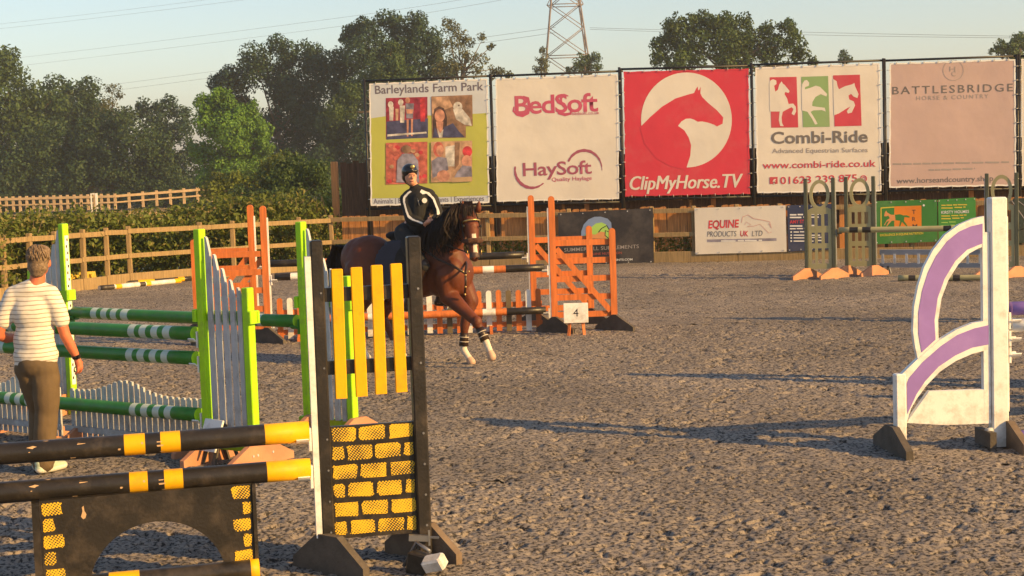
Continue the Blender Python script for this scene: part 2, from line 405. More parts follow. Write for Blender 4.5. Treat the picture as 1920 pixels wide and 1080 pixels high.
def tree(label, d, lobes_px, m, leaf, base_px, per=2.6, group='trees beyond the fence', name='broadleaf_tree', seed=0, sub=13, trunk_r=.28):
    g = np.random.default_rng(100 + seed)
    bx = (base_px - 960) / F * d; gz = field_z(bx, d)
    root = thing(name, label, 'tree', (bx, d, gz), 0, group)
    lob = []
    for i, (px, py, rp) in enumerate(lobes_px):
        r_ = rp / F * d; c = D(px, py, d + float(g.normal()) * r_ * .35 + (r_ * .2)); lob.append((c, r_))
    C, N = lobes_cloud([(tuple(c), r_) for c, r_ in lob], leaf, per, g, sub)
    S = leaf * (.6 + .8 * g.random(len(C)))
    ok = C[:, 2] > gz + .15
    V, Q = leaf_cloud(C[ok], N[ok], S[ok], g)
    V = V - np.array(root.location)
    link('crown', quads('crown', V, Q, m, False), root)
    mb = MB(); top = max(c.z for c, r_ in lob) - gz; cz = np.mean([c.z for c, r_ in lob]) - gz
    p0 = Vector((0, 0, -.2)); p1 = Vector((.2, 0, max(cz * .55, .8))); p2 = Vector((float(np.mean([c.x for c, r_ in lob])) - bx, .1, max(cz, 1.2)))
    mb.tube([p0, p1, p2], [trunk_r * 1.25, trunk_r, trunk_r * .55], 9)
    for c, r_ in lob:
        q = c - root.location; s_ = p1.lerp(p2, .3 + .6 * float(g.random()))
        mb.tube([s_, s_.lerp(q, .5) + Vector((0, 0, -.05 * r_)), q], [trunk_r * .42, trunk_r * .28, trunk_r * .08], 6)
    mb.build('trunk', bark, root)
    return root
T = []
tree('tall dark conifer shaped tree at the far left edge', 150, [(5, 150, 42), (-30, 200, 60), (45, 190, 42), (12, 105, 24), (25, 250, 60), (70, 240, 45), (0, 320, 60), (55, 320, 55), (95, 190, 32), (-50, 300, 60), (20, 355, 45), (80, 350, 45)], md, .34, 10, seed=1)
tree('rounded dark tree right of the far left conifer shape', 158, [(110, 165, 30), (150, 178, 34), (135, 215, 48), (90, 215, 36), (180, 210, 26), (165, 250, 45), (120, 300, 50), (175, 310, 50), (90, 345, 40)], dk, .34, 130, seed=2)
tree('thin wispy tree top poking above dark bushes on the left', 152, [(212, 168, 13), (205, 190, 17), (224, 178, 9), (196, 215, 26), (218, 222, 20)], ol, .20, 208, per=1.0, seed=3, trunk_r=.12, name='wispy_tree')
tree('broad dark tree mass behind the paddock fence', 145, [(120, 275, 55), (185, 262, 52), (240, 270, 48), (285, 285, 42), (150, 330, 48), (215, 330, 50), (275, 330, 48), (60, 300, 50), (10, 330, 45), (310, 320, 30), (230, 225, 28), (100, 345, 40), (40, 350, 36), (160, 360, 34), (230, 362, 34), (290, 362, 32), (340, 360, 30), (380, 362, 28)] + [(x, 374, 22) for x in range(-30, 400, 30)], dk, .30, 190, per=2.8, seed=4)
tree('small dark tree left of the bright green tree', 165, [(275, 205, 22), (310, 200, 24), (335, 212, 22), (290, 235, 32), (330, 250, 34), (345, 300, 36), (330, 340, 34), (290, 300, 40), (270, 345, 36), (360, 345, 34), (300, 365, 30)], bl, .32, 312, seed=5)
tree('bright fresh green tree standing out among darker trees', 120, [(385, 200, 24), (420, 190, 24), (455, 205, 28), (480, 245, 26), (400, 235, 36), (435, 255, 40), (375, 280, 22), (400, 300, 30), (460, 295, 34), (495, 275, 18), (430, 330, 36), (385, 335, 20), (485, 315, 22)], lt, .22, 430, per=3.6, seed=6, sub=16)
tree('tall dark tree directly behind the bright green tree', 150, [(430, 150, 34), (480, 120, 36), (530, 100, 32), (570, 105, 34), (605, 130, 34), (510, 160, 52), (575, 180, 52), (540, 235, 55), (600, 250, 50), (560, 310, 50), (410, 160, 22), (440, 200, 44), (470, 255, 48), (500, 310, 50), (600, 330, 46), (420, 320, 44), (540, 360, 44), (480, 360, 40)], bl, .30, 540, per=2.5, seed=7, sub=15)
tree('tallest dark tree rising over the family banner', 145, [(665, 70, 28), (690, 52, 24), (735, 45, 28), (770, 50, 28), (800, 75, 26), (650, 120, 34), (700, 105, 46), (760, 105, 46), (810, 110, 22), (640, 180, 44), (700, 180, 50), (640, 250, 50), (620, 305, 44), (770, 150, 40), (600, 230, 40), (650, 330, 46), (690, 260, 50), (610, 360, 40), (830, 145, 34)], bl, .29, 700, per=2.7, seed=8, sub=15)
tree('olive brown conifer in front of the tallest dark tree', 130, [(735, 85, 12), (738, 105, 18), (730, 130, 28), (750, 140, 26), (700, 150, 24), (665, 165, 26), (770, 165, 30), (640, 210, 30)], md, .22, 728, per=2.4, seed=9, name='conifer_tree')
tree('sparse pale olive ash tree with sky showing through', 140, [(838, 48, 15), (855, 60, 15), (870, 72, 18), (845, 88, 18), (880, 100, 17), (850, 120, 22), (905, 72, 10), (905, 110, 14), (920, 88, 8), (890, 130, 18), (825, 130, 18), (925, 130, 12)], ol, .22, 862, per=1.5, seed=10, sub=10, trunk_r=.2, name='ash_tree')
tree('low scrubby bush showing over the pale lettered banner', 140, [(940, 135, 10), (955, 140, 8), (925, 140, 9)], ol, .22, 940, per=1.6, seed=11, trunk_r=.1, name='bush')
tree('slim pale tree just left of the pylon foot', 170, [(1018, 95, 8), (1016, 110, 11), (1022, 125, 13), (1008, 130, 10)], ol, .24, 1018, per=1.7, seed=12, trunk_r=.14)
tree('round tree in front of the pylon foot', 170, [(1095, 108, 13), (1110, 112, 14), (1085, 122, 14), (1122, 125, 11), (1100, 130, 16), (1070, 130, 9)], md, .24, 1100, per=2.0, seed=13, trunk_r=.2)
tree('big spreading tree rising over the red banner', 125, [(1265, 48, 22), (1305, 42, 24), (1345, 46, 26), (1385, 52, 26), (1250, 80, 26), (1300, 80, 38), (1355, 85, 38), (1405, 85, 34), (1440, 62, 20), (1475, 52, 18), (1490, 80, 22), (1450, 100, 30), (1500, 105, 20), (1240, 110, 20), (1525, 118, 12), (1290, 120, 34), (1380, 125, 34)], md, .25, 1370, per=2.5, seed=14, sub=15)
tree('tiny pointed tree above the three silhouette banner', 170, [(1583, 98, 7), (1580, 110, 11), (1592, 112, 9)], bl, .24, 1583, per=2.2, seed=15, trunk_r=.12, name='conifer_tree')
tree('tree at the far right edge above the brown banner', 135, [(1885, 85, 20), (1910, 78, 18), (1940, 80, 26), (1865, 97, 10), (1905, 105, 24), (1960, 100, 30)], md, .26, 1910, per=2.5, seed=16)
# shrubs between the fence and the tree line
tree('dark shrub thicket left of the tall wooden screen', 62, [(540, 330, 40), (590, 345, 40), (500, 355, 36), (560, 375, 40), (605, 385, 36), (460, 375, 34), (520, 400, 36), (440, 395, 28), (590, 320, 28)], md, .13, 540, per=2.4, seed=17, trunk_r=.1, name='shrub', group='shrubs behind the rail fence')
tree('olive leaved shrub at the foot of the bright green tree', 70, [(420, 345, 26), (455, 338, 26), (490, 330, 28), (395, 360, 20), (440, 365, 28), (520, 310, 26)], hd, .14, 450, per=2.2, seed=18, trunk_r=.1, name='shrub', group='shrubs behind the rail fence')

# hedge of bramble right behind the rail fence
def hedge(name, label, path, topz, depth, m, leaf, n, seed, kind=None):
    g = np.random.default_rng(seed)
    P = np.array([[p.x, p.y] for p in path]); seg = np.linalg.norm(np.diff(P, axis=0), axis=1); cum = np.concatenate([[0], np.cumsum(seg)])
    root = thing(name, label, 'hedge', (float(P[:, 0].mean()), float(P[:, 1].mean()), -.1))
    lob = []
    for k in range(n):
        t = g.random() * cum[-1]; x = np.interp(t, cum, P[:, 0]); y = np.interp(t, cum, P[:, 1]) + depth * g.random()
        tz = topz(t / cum[-1]) * (.82 + .28 * g.random()); r_ = .28 + .30 * g.random()
        z = max(.1, (tz - r_ * .8) * (g.random() ** .4)); lob.append(((x, y, z), r_))
    C, N = lobes_cloud(lob, leaf, .85, g, 7, .5)
    ok = C[:, 2] > -.05
    V, Q = leaf_cloud(C[ok], N[ok], leaf * (.6 + .8 * g.random(ok.sum())), g)
    me = quads('foliage', V - np.array(root.location), Q, m, False)
    me.materials.append(tip); mi = (g.random(len(Q)) < .20).astype(np.int32); me.polygons.foreach_set('material_index', mi)
    link('foliage', me, root)
    mb = MB()
    for k in range(40):
        t = g.random() * cum[-1]; x = np.interp(t, cum, P[:, 0]); y = np.interp(t, cum, P[:, 1]) + depth * g.random(); tz = topz(t / cum[-1]) * .9
        a = Vector((x, y, 0)); b = Vector((x + .3 * g.normal(), y + .2 * g.normal(), tz))
        mb.tube([a, a.lerp(b, .5) + Vector((.1 * g.normal(), 0, 0)), b], [.02, .014, .005], 5)
    mb.build('stems', bark, root, world=True)['kind'] = 'stuff'
    return root
off = Vector((0, .9, 0))
hedge('bramble_hedge', 'tangled green bramble hedge behind the rail fence on the left', [p + off for p in FENCE[:10]],
      lambda t: 1.55 + .10 * math.sin(t * 9) + .35 * max(0, t - .3), 1.6, hd, .10, 430, 41)

# --- far paddock fence --------------------------------------------------------
farw = mat('pale_weathered_rail', (0.44, 0.32, 0.19), .85, .2, 2)
root = thing('paddock_fence', 'distant pale post and rail fence along the dry paddock', 'fence', ((-960 / F) * 132, 132, -.8))
L0 = D(-40, 375, 132); L1 = D(215, 368, 132); L2 = D(395, 354, 134)
for p, q in ((L0, L1), (L1, L2)):
    MB().bar(p, q, .05, .20).build('rail', farw, root, world=True)
    MB().bar(p - Vector((0, 0, .5)), q - Vector((0, 0, .5)), .05, .12).build('rail', farw, root, world=True)
post_me = MB().box((0, 0, -.55), (.20, .16, 1.3)).mesh('post', farw, True)
k = 0
for i in range(21):
    p = L0.lerp(L1, i / 20); o = link('post', post_me, root); o.location = p - root.location + Vector((0, 0.1, .12))
for i in range(1, 8):
    p = L1.lerp(L2, i / 7); o = link('post', post_me, root); o.location = p - root.location + Vector((0, 0.1, .12))
# long dry grass in front of the paddock
g = np.random.default_rng(77); n = 26000
C = np.stack([-62 + 46 * g.random(n), 84 + 46 * g.random(n), np.zeros(n)], 1)
C[:, 2] = np.array([field_z(x, y) for x, y in C[:, :2]]) + .10
V, Q = leaf_cloud(C, np.stack([g.normal(size=n), g.normal(size=n), .15 * g.normal(size=n)], 1), (.30 + .25 * g.random(n)), g, .22)
o = link('dry_grass', quads('dry_grass', V, Q, mat('straw', (0.46, 0.33, 0.15), .9, .3, .3, trans=.25), False)); tag(o, 'long straw coloured grass in the far paddock', 'grass', kind='stuff')
post = thing('marker_post', 'white topped upright post frame in the distant paddock fence', 'post', D(181, 376, 130) - Vector((0, 0, .9)))
MB().box((0, 0, .75), (.16, .16, 1.5)).build('upright', white_paint, post)
MB().box((-.42, 0, .75), (.1, .12, 1.5)).build('upright', white_paint, post)
MB().box((-.21, .001, 1.45), (.3, .10, .1)).build('cross_bar', white_paint, post)

# --- pylon and wires -----------------------------------------------------------
PD = 330.0
pyl = thing('electricity_pylon', 'steel lattice electricity pylon rising behind the pale lettered banner', 'pylon', ((1076 - 960) / F * PD, PD, field_z(12, PD)))
def pw(px, py): return D(px, py, PD)
cx = lambda py: 1073.5 + (py - 0) * .033
def half(py): return 25.5 + (py - 0) * .115          # half width in picture pixels
zt = lambda py: pw(1074, py).z
ctr = pyl.location.x
def corner(z, sx, sy):
    py = 306 - (z - H) / PD * F - 4
    hw = half(py) / F * PD
    return Vector((ctr + sx * hw, PD + sy * hw, z))
z0 = pyl.location.z; z1 = z0 + 52
for sx in (-1, 1):
    for sy in (-1, 1):
        MB().tube([corner(z0, sx, sy), corner(z1 - 14, sx, sy), corner(z1, sx * .6, sy * .6)], .17, 6).build('leg', pylon_steel, pyl, world=True)
lev = [z0 + .2]
while lev[-1] < z1 - 6:
    hw = (corner(lev[-1], 1, 1).x - ctr); lev.append(lev[-1] + hw * 1.35)
for a_, b_ in zip(lev[:-1], lev[1:]):
    for (c1, c2) in (((-1, -1), (1, -1)), ((-1, 1), (1, 1)), ((-1, -1), (-1, 1)), ((1, -1), (1, 1))):
        m_ = MB(); m_.tube([corner(a_, *c1), corner(b_, *c2)], .085, 5); m_.tube([corner(a_, *c2), corner(b_, *c1)], .085, 5)
        m_.build('cross_brace', pylon_steel, pyl, world=True)
for a_ in lev[1::2]:
    m_ = MB(); c4 = [corner(a_, -1, -1), corner(a_, 1, -1), corner(a_, 1, 1), corner(a_, -1, 1)]
    for i in range(4): m_.tube([c4[i], c4[(i + 1) % 4]], .10, 5)
    m_.build('waist_ring', pylon_steel, pyl, world=True)
for zz_, ln in ((zt(11), 3.6), (zt(-60), 7.5), (zt(-120), 6.5)):
    for sx in (-1, 1):
        c = corner(zz_, sx, 0); e_ = Vector((ctr + sx * (abs(c.x - ctr) + ln * (.2 if zz_ < zt(0) else 1)), PD, zz_ + .3))
        m_ = MB(); m_.tube([corner(zz_, sx, -1), e_], .10, 5); m_.tube([corner(zz_, sx, 1), e_], .10, 5); m_.tube([corner(zz_ + 2, sx, 0), e_], .08, 5)
        m_.build('cross_arm', pylon_steel, pyl, world=True)
def wire(label, pts, ds, r_=.035, sag=0.6):
    P = [D(px, py, d) for (px, py), d in zip(pts, ds)]
    # a smooth hanging line through the given points
    Q = []
    for i in range(len(P) - 1):
        for k in range(8):
            t = k / 8; q = P[i].lerp(P[i + 1], t); q.z -= sag * 4 * t * (1 - t) * .5; Q.append(q)
    Q.append(P[-1])
    o = MB().tube(Q, r_, 5).build('power_line', wire_mat); tag(o, label, 'cable', 'power lines across the sky')
wire('highest thin power line at the upper left sky corner', [(-60, 51), (430, -6), (1050, -95)], [560, 450, 330], .030)
wire('second power line in the upper left sky corner', [(-60, 60), (470, -2), (1050, -82)], [560, 450, 330], .030)
wire('power line sloping over the tall trees, upper of the middle pair', [(-60, 119), (640, 33), (1048, -32)], [560, 430, 330], .030)
wire('power line sloping over the tall trees, lower of the middle pair', [(-60, 134), (640, 49), (1048, -20)], [560, 430, 330], .030)
wire('upper line of the low pair reaching the pylon from the left', [(-60, 192), (640, 101), (1042, 51)], [560, 430, 330], .034)
wire('lower line of the low pair reaching the pylon from the left', [(-60, 204), (640, 112), (1042, 61)], [560, 430, 330], .034)
wire('power line running right from the pylon across open sky', [(1106, 52), (1500, 60), (2020, 69)], [330, 300, 270], .032, .2)
wire('faint lower power line running right from the pylon', [(1106, 55), (1500, 65), (2020, 72)], [330, 300, 270], .03, .2)

# --- arena rail fence -----------------------------------------------------------
rf = thing('rail_fence', 'weathered wooden post and rail fence round the arena', 'fence', FENCE[0])
pm_ = MB().box((0, 0, .6), (.10, .12, 1.34), bev=.012).mesh('post', rail_wood, True)
for i, p in enumerate(FENCE):
    o = link('post', pm_, rf); o.location = p - FENCE[0] + Vector((0, .075, -.03)); o.rotation_euler = (R(random.uniform(-1, 1)), R(random.uniform(-1, 1)), random.uniform(-.1, .1))
    if i >= 7 and i < len(FENCE) - 1 and i != 9:
        q = p.lerp(FENCE[i + 1], .5); o = link('post', pm_, rf); o.location = q - FENCE[0] + Vector((0, .075, -.04))
for i in range(len(FENCE) - 1):
    a, b = FENCE[i], FENCE[i + 1]; j = lambda: Vector((0, 0, random.uniform(-.012, .012)))
    e_ = (b - a).normalized() * .004
    for z, h_ in ((1.13, .10), (.62, .095)):
        MB().bar(a + e_ + Vector((0, -.018, z)) + j(), b - e_ + Vector((0, -.018, z)) + j(), .04, h_, bev=.008).build('rail', rail_wood, rf, world=True)
    MB().bar(a + e_ + Vector((0, -.022, .12)) + j(), b - e_ + Vector((0, -.022, .12)) + j(), .05, .24, bev=.008).build('kickboard', rail_wood, rf, world=True)

# --- evening haze in the air ------------------------------------------------------
hm = bpy.data.materials.new('thin_evening_haze'); hm.use_nodes = True; n = hm.node_tree.nodes; n.clear()
pv = n.new('ShaderNodeVolumePrincipled'); pv.inputs['Color'].default_value = (.90, .93, .95, 1); pv.inputs['Density'].default_value = .0006; pv.inputs['Anisotropy'].default_value = .2
ou = n.new('ShaderNodeOutputMaterial'); hm.node_tree.links.new(pv.outputs[0], ou.inputs['Volume'])
hz_o = MB().box((0, 0, 30), (7000, 7000, 66)).build('haze', hm); hz_o['kind'] = 'stuff'; hz_o['label'] = 'thin pale evening haze in the air'; hz_o['category'] = 'haze'

# ================================================================== boarding behind the rails
fa, fb = FENCE[9], FENCE[-1]
fdir = (fb - fa).normalized(); frz = math.atan2(fdir.y, fdir.x)
def fence_at(px):                                  # where the straight north fence shows at column px
    v = ray(px, 420); n = Vector((-fdir.y, fdir.x, 0)); t = (fa - EYE).dot(n) / v.dot(n); p = EYE + v * t; return (p - fa).dot(fdir)
bf = thing('board_fence', 'sunlit orange close board panels fixed behind the arena rails', 'fence', fa, frz)
bme = []
for k in range(4):
    wv = .142; mb = MB(); hgt = .60 + .02 * k
    mb.prism([(-wv / 2, .56), (wv / 2, .56), (wv / 2, .56 + hgt), (wv / 2 - .03, .56 + hgt + .018), (-wv / 2 + .03, .56 + hgt + .02 - .004 * k), (-wv / 2, .56 + hgt - .005)], .15, .168)
    bme.append(mb.mesh('board', board_wood, True))
x = fence_at(643); end = fence_at(1935); i = 0
gaps = [(fence_at(a), fence_at(b)) for a, b in ((690, 700), (930, 938), (1562, 1600))]
while x < end:
    if not any(a < x < b for a, b in gaps):
        o = link('board', random.choice(bme), bf); o.location = (x, random.uniform(0, .006), random.uniform(-.012, .012)); o.rotation_euler = (0, R(random.uniform(-.5, .5)), 0)
    x += .151; i += 1

# tall dark wall behind the hoardings
HOARD_A = Vector(((688 - 960) / F * 37.8, 37.8, 0)); HOARD_B = Vector(((1908 - 960) / F * 35.6, 35.6, 0))
hdir = (HOARD_B - HOARD_A).normalized(); hrz = math.atan2(hdir.y, hdir.x); hn = Vector((-hdir.y, hdir.x, 0))
def hoard_local(px, py):
    v = ray(px, py); t = (HOARD_A - EYE).dot(hn) / v.dot(hn); p = EYE + v * t - HOARD_A
    return p.dot(hdir), p.z
wf = thing('board_wall', 'tall dark brown board wall standing behind the big banners', 'wall', HOARD_A + hn * .55, hrz)
x0 = hoard_local(629, 400)[0]; x1 = hoard_local(1990, 400)[0]
wtop = hoard_local(650, 303)[1]
wme = [MB().box((0, 0, (wtop + .03 * k) / 2 - .1), (.148, .022, wtop + .03 * k + .15)).mesh('board', wall_wood, True) for k in range(3)]
x = x0 + .1
while x < x1:
    o = link('board', random.choice(wme), wf); o.location = (x, random.choice((0, .006, .012)), random.uniform(-.02, .0)); x += .153
MB().box(((x0 + x1) / 2, .06, 1.9), (x1 - x0, .05, .1)).build('rail', wall_wood, wf)
MB().box(((x0 + x1) / 2, .06, .5), (x1 - x0, .05, .1)).build('rail', wall_wood, wf)
MB().box(((x0 + x1) / 2 + .2, -.07, 1.235), (x1 - x0 - .5, .045, .16)).build('rail', wall_wood, wf)
for px in (621,):
    o = MB().box((hoard_local(px, 400)[0], -.08, wtop / 2 - .05), (.15, .15, wtop + .12), bev=.015).build('post', post_wood, wf)
    o['label'] = 'pale orange end post of the dark wall'
pme = MB().box((0, -.13, .75), (.11, .06, 1.5)).mesh('post', post_wood, True)
for px in (1097, 1337, 1580, 1826):
    o = link('post', pme, wf); o.location = (hoard_local(px, 390)[0], 0, 0)

# weeds against the boards
def weeds(name, label, a_px, b_px, n, seed, zmax):
    g = np.random.default_rng(seed); xs = np.linspace(fence_at(a_px), fence_at(b_px), 400)
    xx = xs[g.integers(0, 400, n)] + .08 * g.normal(size=n); yy = .20 + .25 * g.random(n); zz = zmax * g.random(n) ** 1.6
    C = np.stack([fa.x + fdir.x * xx - fdir.y * yy, fa.y + fdir.y * xx + fdir.x * yy, zz], 1)
    V, Q = leaf_cloud(C, g.standard_normal((n, 3)) + np.array([.3, -.8, .4]), .05 + .05 * g.random(n), g)
    o = link(name, quads(name, V, Q, hd, False)); tag(o, label, 'weeds', kind='stuff')
weeds('weeds', 'green weeds growing through the lower fence boards', 845, 1050, 2600, 5, .62)
weeds('weeds', 'dry weeds right of the black sponsor banner', 1225, 1302, 900, 6, .6)

# ================================================================== lettering
_cap = None
def text_mesh(s, shear=0, bold=0.0, spacing=1.0):
    cu = bpy.data.curves.new('t', 'FONT'); cu.body = s; cu.shear = shear; cu.offset = bold; cu.space_character = spacing; cu.resolution_u = 3
    o = bpy.data.objects.new('t', cu); COL.objects.link(o)
    dg = bpy.context.evaluated_depsgraph_get(); dg.update()
    me = bpy.data.meshes.new_from_object(o.evaluated_get(dg))
    bpy.data.objects.remove(o); bpy.data.curves.remove(cu)
    return me
def cap_h():
    global _cap
    if _cap is None:
        me = text_mesh('H'); _cap = max(v.co.y for v in me.vertices); bpy.data.meshes.remove(me)
    return _cap
class Board:
    """a printed sheet on a plane: pixels of the picture -> places on the sheet"""
    def __init__(s, parent, to_local, disp=lambda x, z: 0.0, y=-.03):
        s.p = parent; s.to = to_local; s.d = disp; s.y = y; s.layer = 0; s.step = .0005
    def put(s, name, me, m):
        bm = bmesh.new(); bm.from_mesh(me); bmesh.ops.triangulate(bm, faces=bm.faces)
        for _ in range(5):
            lg = [e for e in bm.edges if e.calc_length() > .22]
            if not lg: break
            bmesh.ops.subdivide_edges(bm, edges=lg, cuts=1, use_grid_fill=False); bmesh.ops.triangulate(bm, faces=bm.faces)
        for f in bm.faces:
            if f.normal.y > 0: f.normal_flip()
        bm.to_mesh(me); bm.free()
        s.layer += (name not in ('lettering', 'small_print')); y = s.y - .0028 - s.step * (s.layer + (name in ('lettering', 'small_print')))
        for v in me.vertices:
            v.co = Vector((v.co.x, y + s.d(v.co.x, v.co.z), v.co.z))
        me.materials.clear(); me.materials.append(m)
        return link(name, me, s.p)
    def text(s, t, xl, yl, xr, yr, cap, m, shear=0, bold=0.0, spacing=1.0, name='lettering'):
        me = text_mesh(t, shear, bold, spacing); xs = [v.co.x for v in me.vertices]
        if not xs: return
        mn, mx = min(xs), max(xs); a = Vector((*s.to(xl, yl), 0)); b = Vector((*s.to(xr, yr), 0)); c = Vector((*s.to(xl, yl - cap), 0))
        for v in me.vertices:
            u = (v.co.x - mn) / (mx - mn); q = a.lerp(b, u); hh = v.co.y / cap_h() * (c.y - a.y)
            v.co = Vector((q.x, 0, q.y + hh))
        return s.put(name, me, m)
    def poly(s, pts, m, name='print', holes=()):
        loops = [[Vector((*s.to(*p), 0)) for p in l] for l in [pts] + list(holes)]
        tris = geometry.tessellate_polygon(loops); flat = [p for l in loops for p in l]
        me = bpy.data.meshes.new(name); me.from_pydata([(p.x, 0, p.y) for p in flat], [], [tuple(t) for t in tris]); me.update()
        return s.put(name, me, m)
    def disc(s, cx, cy, rx, ry, m, name='print', hole=None):
        ring = lambda k: [(cx + rx * k * math.cos(a), cy + ry * k * math.sin(a)) for a in [i * math.pi / 32 for i in range(64)]]
        return s.poly(ring(1), m, name, [ring(hole)] if hole else [])
    def rect(s, x0, y0, x1, y1, m, name='print', sl=-.03):
        dy = (x1 - x0) * sl; return s.poly([(x0, y0), (x1, y0 + dy), (x1, y1 + dy), (x0, y1)], m, name)
    def dashes(s, x0, y, x1, y1, hgt, m, n=6):
        # small print that cannot be read from here
        g = random.Random(int(x0 * 7 + y)); x = x0; tot = x1 - x0; V = []; F_ = []
        while x < x1 - 1:
            wd = min(g.uniform(.5, 1.3) * tot / n, x1 - x); yy = y + (y1 - y) * (x - x0) / tot
            q = [s.to(x, yy), s.to(x + wd * .86, yy), s.to(x + wd * .86, yy - hgt), s.to(x, yy - hgt)]
            o = len(V); V += [(p[0], 0, p[1]) for p in q]; F_.append((o, o + 1, o + 2, o + 3)); x += wd
        me = bpy.data.meshes.new('small_print'); me.from_pydata(V, [], F_); me.update()
        return s.put('small_print', me, m)
    def stroke(s, pts, wds, m, name='print'):
        L_, R_ = [], []
        for i, p in enumerate(pts):
            a = Vector(pts[max(i - 1, 0)]); b = Vector(pts[min(i + 1, len(pts) - 1)]); t = (b - a).normalized(); n = Vector((-t.y, t.x)); wd = wds[i] if isinstance(wds, (list, tuple)) else wds
            L_.append((p[0] + n.x * wd / 2, p[1] + n.y * wd / 2)); R_.append((p[0] - n.x * wd / 2, p[1] - n.y * wd / 2))
        return s.poly(L_ + R_[::-1], m, name)
def pmat(name, c, rough=.55): return mat(name, c, rough, .05, 1.5, dirt=(.42, .36, .30), dirt_amt=.16, dscale=1.2, bump=.28, bscale=.9, bdist=.10)
cream_b = pmat('white_banner_vinyl', (.70, .655, .585)); red_b = pmat('red_banner_ink', (.60, .040, .070)); pink_b = pmat('raspberry_ink', (.52, .085, .16))
plum_b = pmat('plum_ink', (.36, .09, .15)); grey_b = pmat('grey_ink', (.16, .145, .14)); green_b = pmat('sage_green_ink', (.24, .38, .16)); lgrey_b = pmat('light_grey_ink', (.34, .30, .28))
rose_b = pmat('dusty_pink_vinyl', (.52, .38, .35)); rose2_b = pmat('pale_pink_ink', (.64, .48, .43)); hem_b = pmat('white_hem', (.80, .78, .74))
limeb = pmat('lime_field_ink', (.46, .47, .09)); skyb = pmat('pale_blue_ink', (.56, .60, .64)); ltx = pmat('slate_ink', (.15, .13, .16))

def sag(seed):
    def f(x, z): return .004 * mnoise.noise(Vector((x * 1.1, z * 1.1, seed))) + .0008 * mnoise.noise(Vector((x * 3.1, z * 2.3, seed + 9)))
    return f
def billboard(label, tl, tr, br, bl_, m, seed, hem=hem_b):
    a = hoard_local(*tl); b = hoard_local(*tr); c = hoard_local(*br); d = hoard_local(*bl_)
    x0, x1 = (a[0] + d[0]) / 2, (b[0] + c[0]) / 2
    root = thing('banner_hoarding', label, 'banner', HOARD_A + hdir * ((x0 + x1) / 2), hrz, 'large square banners above the arena fence')
    xc = (x0 + x1) / 2
    def loc(px, py): q = hoard_local(px, py); return q[0] - xc, q[1]
    a, b, c, d = [(q[0] - xc, q[1]) for q in (a, b, c, d)]
    f = sag(seed); N = 28; rows = []
    def pt(u, v):
        x = (a[0] * (1 - u) + b[0] * u) * (1 - v) + (d[0] * (1 - u) + c[0] * u) * v
        z = (a[1] * (1 - u) + b[1] * u) * (1 - v) + (d[1] * (1 - u) + c[1] * u) * v
        # cloth pulled in between its ties
        eu = .014 * abs(math.sin(v * math.pi * 7 + seed)); ev = .014 * abs(math.sin(u * math.pi * 8 + seed))
        x += eu * ((1 - u) ** 8 - u ** 8); z -= ev * ((1 - v) ** 8 - v ** 8)
        return x, z
    V = []; Q = []; Mi = []
    for j in range(N + 1):
        for i in range(N + 1):
            x, z = pt(i / N, j / N); V.append((x, -.03 + f(x, z), z))
    for j in range(N):
        for i in range(N):
            Q.append((j * (N + 1) + i, j * (N + 1) + i + 1, (j + 1) * (N + 1) + i + 1, (j + 1) * (N + 1) + i))
    o = len(V)
    V += [(x, y + .004, z) for x, y, z in V]; Q += [tuple(o + k for k in reversed(q)) for q in Q]
    mb = MB(); mb.add(V, Q, 0, True)
    ban = mb.build('banner_sheet', m, root, fix=False)
    # hem strips
    hb = MB()
    for side in range(4):
        pts = []
        for k in range(N + 1):
            t = k / N; e_ = .012
            uv, uv2 = [((t, 0), (t, e_)), ((t, 1), (t, 1 - e_)), ((0, t), (e_, t)), ((1, t), (1 - e_, t))][side]
            pts.append((pt(*uv), pt(*uv2)))
        vs = []
        for p, q in pts:
            vs += [(p[0], -.034 + f(*p), p[1]), (q[0], -.034 + f(*q), q[1])]
        hb.add(vs, [(2 * k, 2 * k + 1, 2 * k + 3, 2 * k + 2) for k in range(N)])
    hb.build('hem', hem, ban, fix=False)
    e_ = .075
    for sx, (tp, bt) in ((-1, (a, d)), (1, (b, c))):
        MB().tube([((tp[0] + bt[0]) / 2 + sx * e_, 0, -.1), ((tp[0] + bt[0]) / 2 + sx * e_, 0, tp[1] + .10)], .030, 10).build('upright_tube', scaffold, root)
    MB().tube([(a[0] - .11, .02, a[1] + .055), (b[0] + .11, .02, b[1] + .055)], .026, 10).build('top_tube', scaffold, root)
    MB().tube([(d[0] - .11, .02, d[1] - .06), (c[0] + .11, .02, c[1] - .06)], .026, 10).build('bottom_tube', scaffold, root)
    tb = MB()
    for k in range(9):
        t = (k + .5) / 9
        for (p, q) in ((pt(t, .008), (0, .055)), (pt(t, .992), (0, -.06)), (pt(.008, t), (-e_, 0)), (pt(.992, t), (e_, 0))):
            tb.tube([(p[0], -.045, p[1]), (p[0] + q[0] * .6, -.05, p[1] + q[1] * .6), (p[0] + q[0], -.03, p[1] + q[1])], .007, 5)
    t_ = tb.build('lacing', tie_white, root); t_['kind'] = 'stuff'
    return Board(ban, loc, f, -.03)

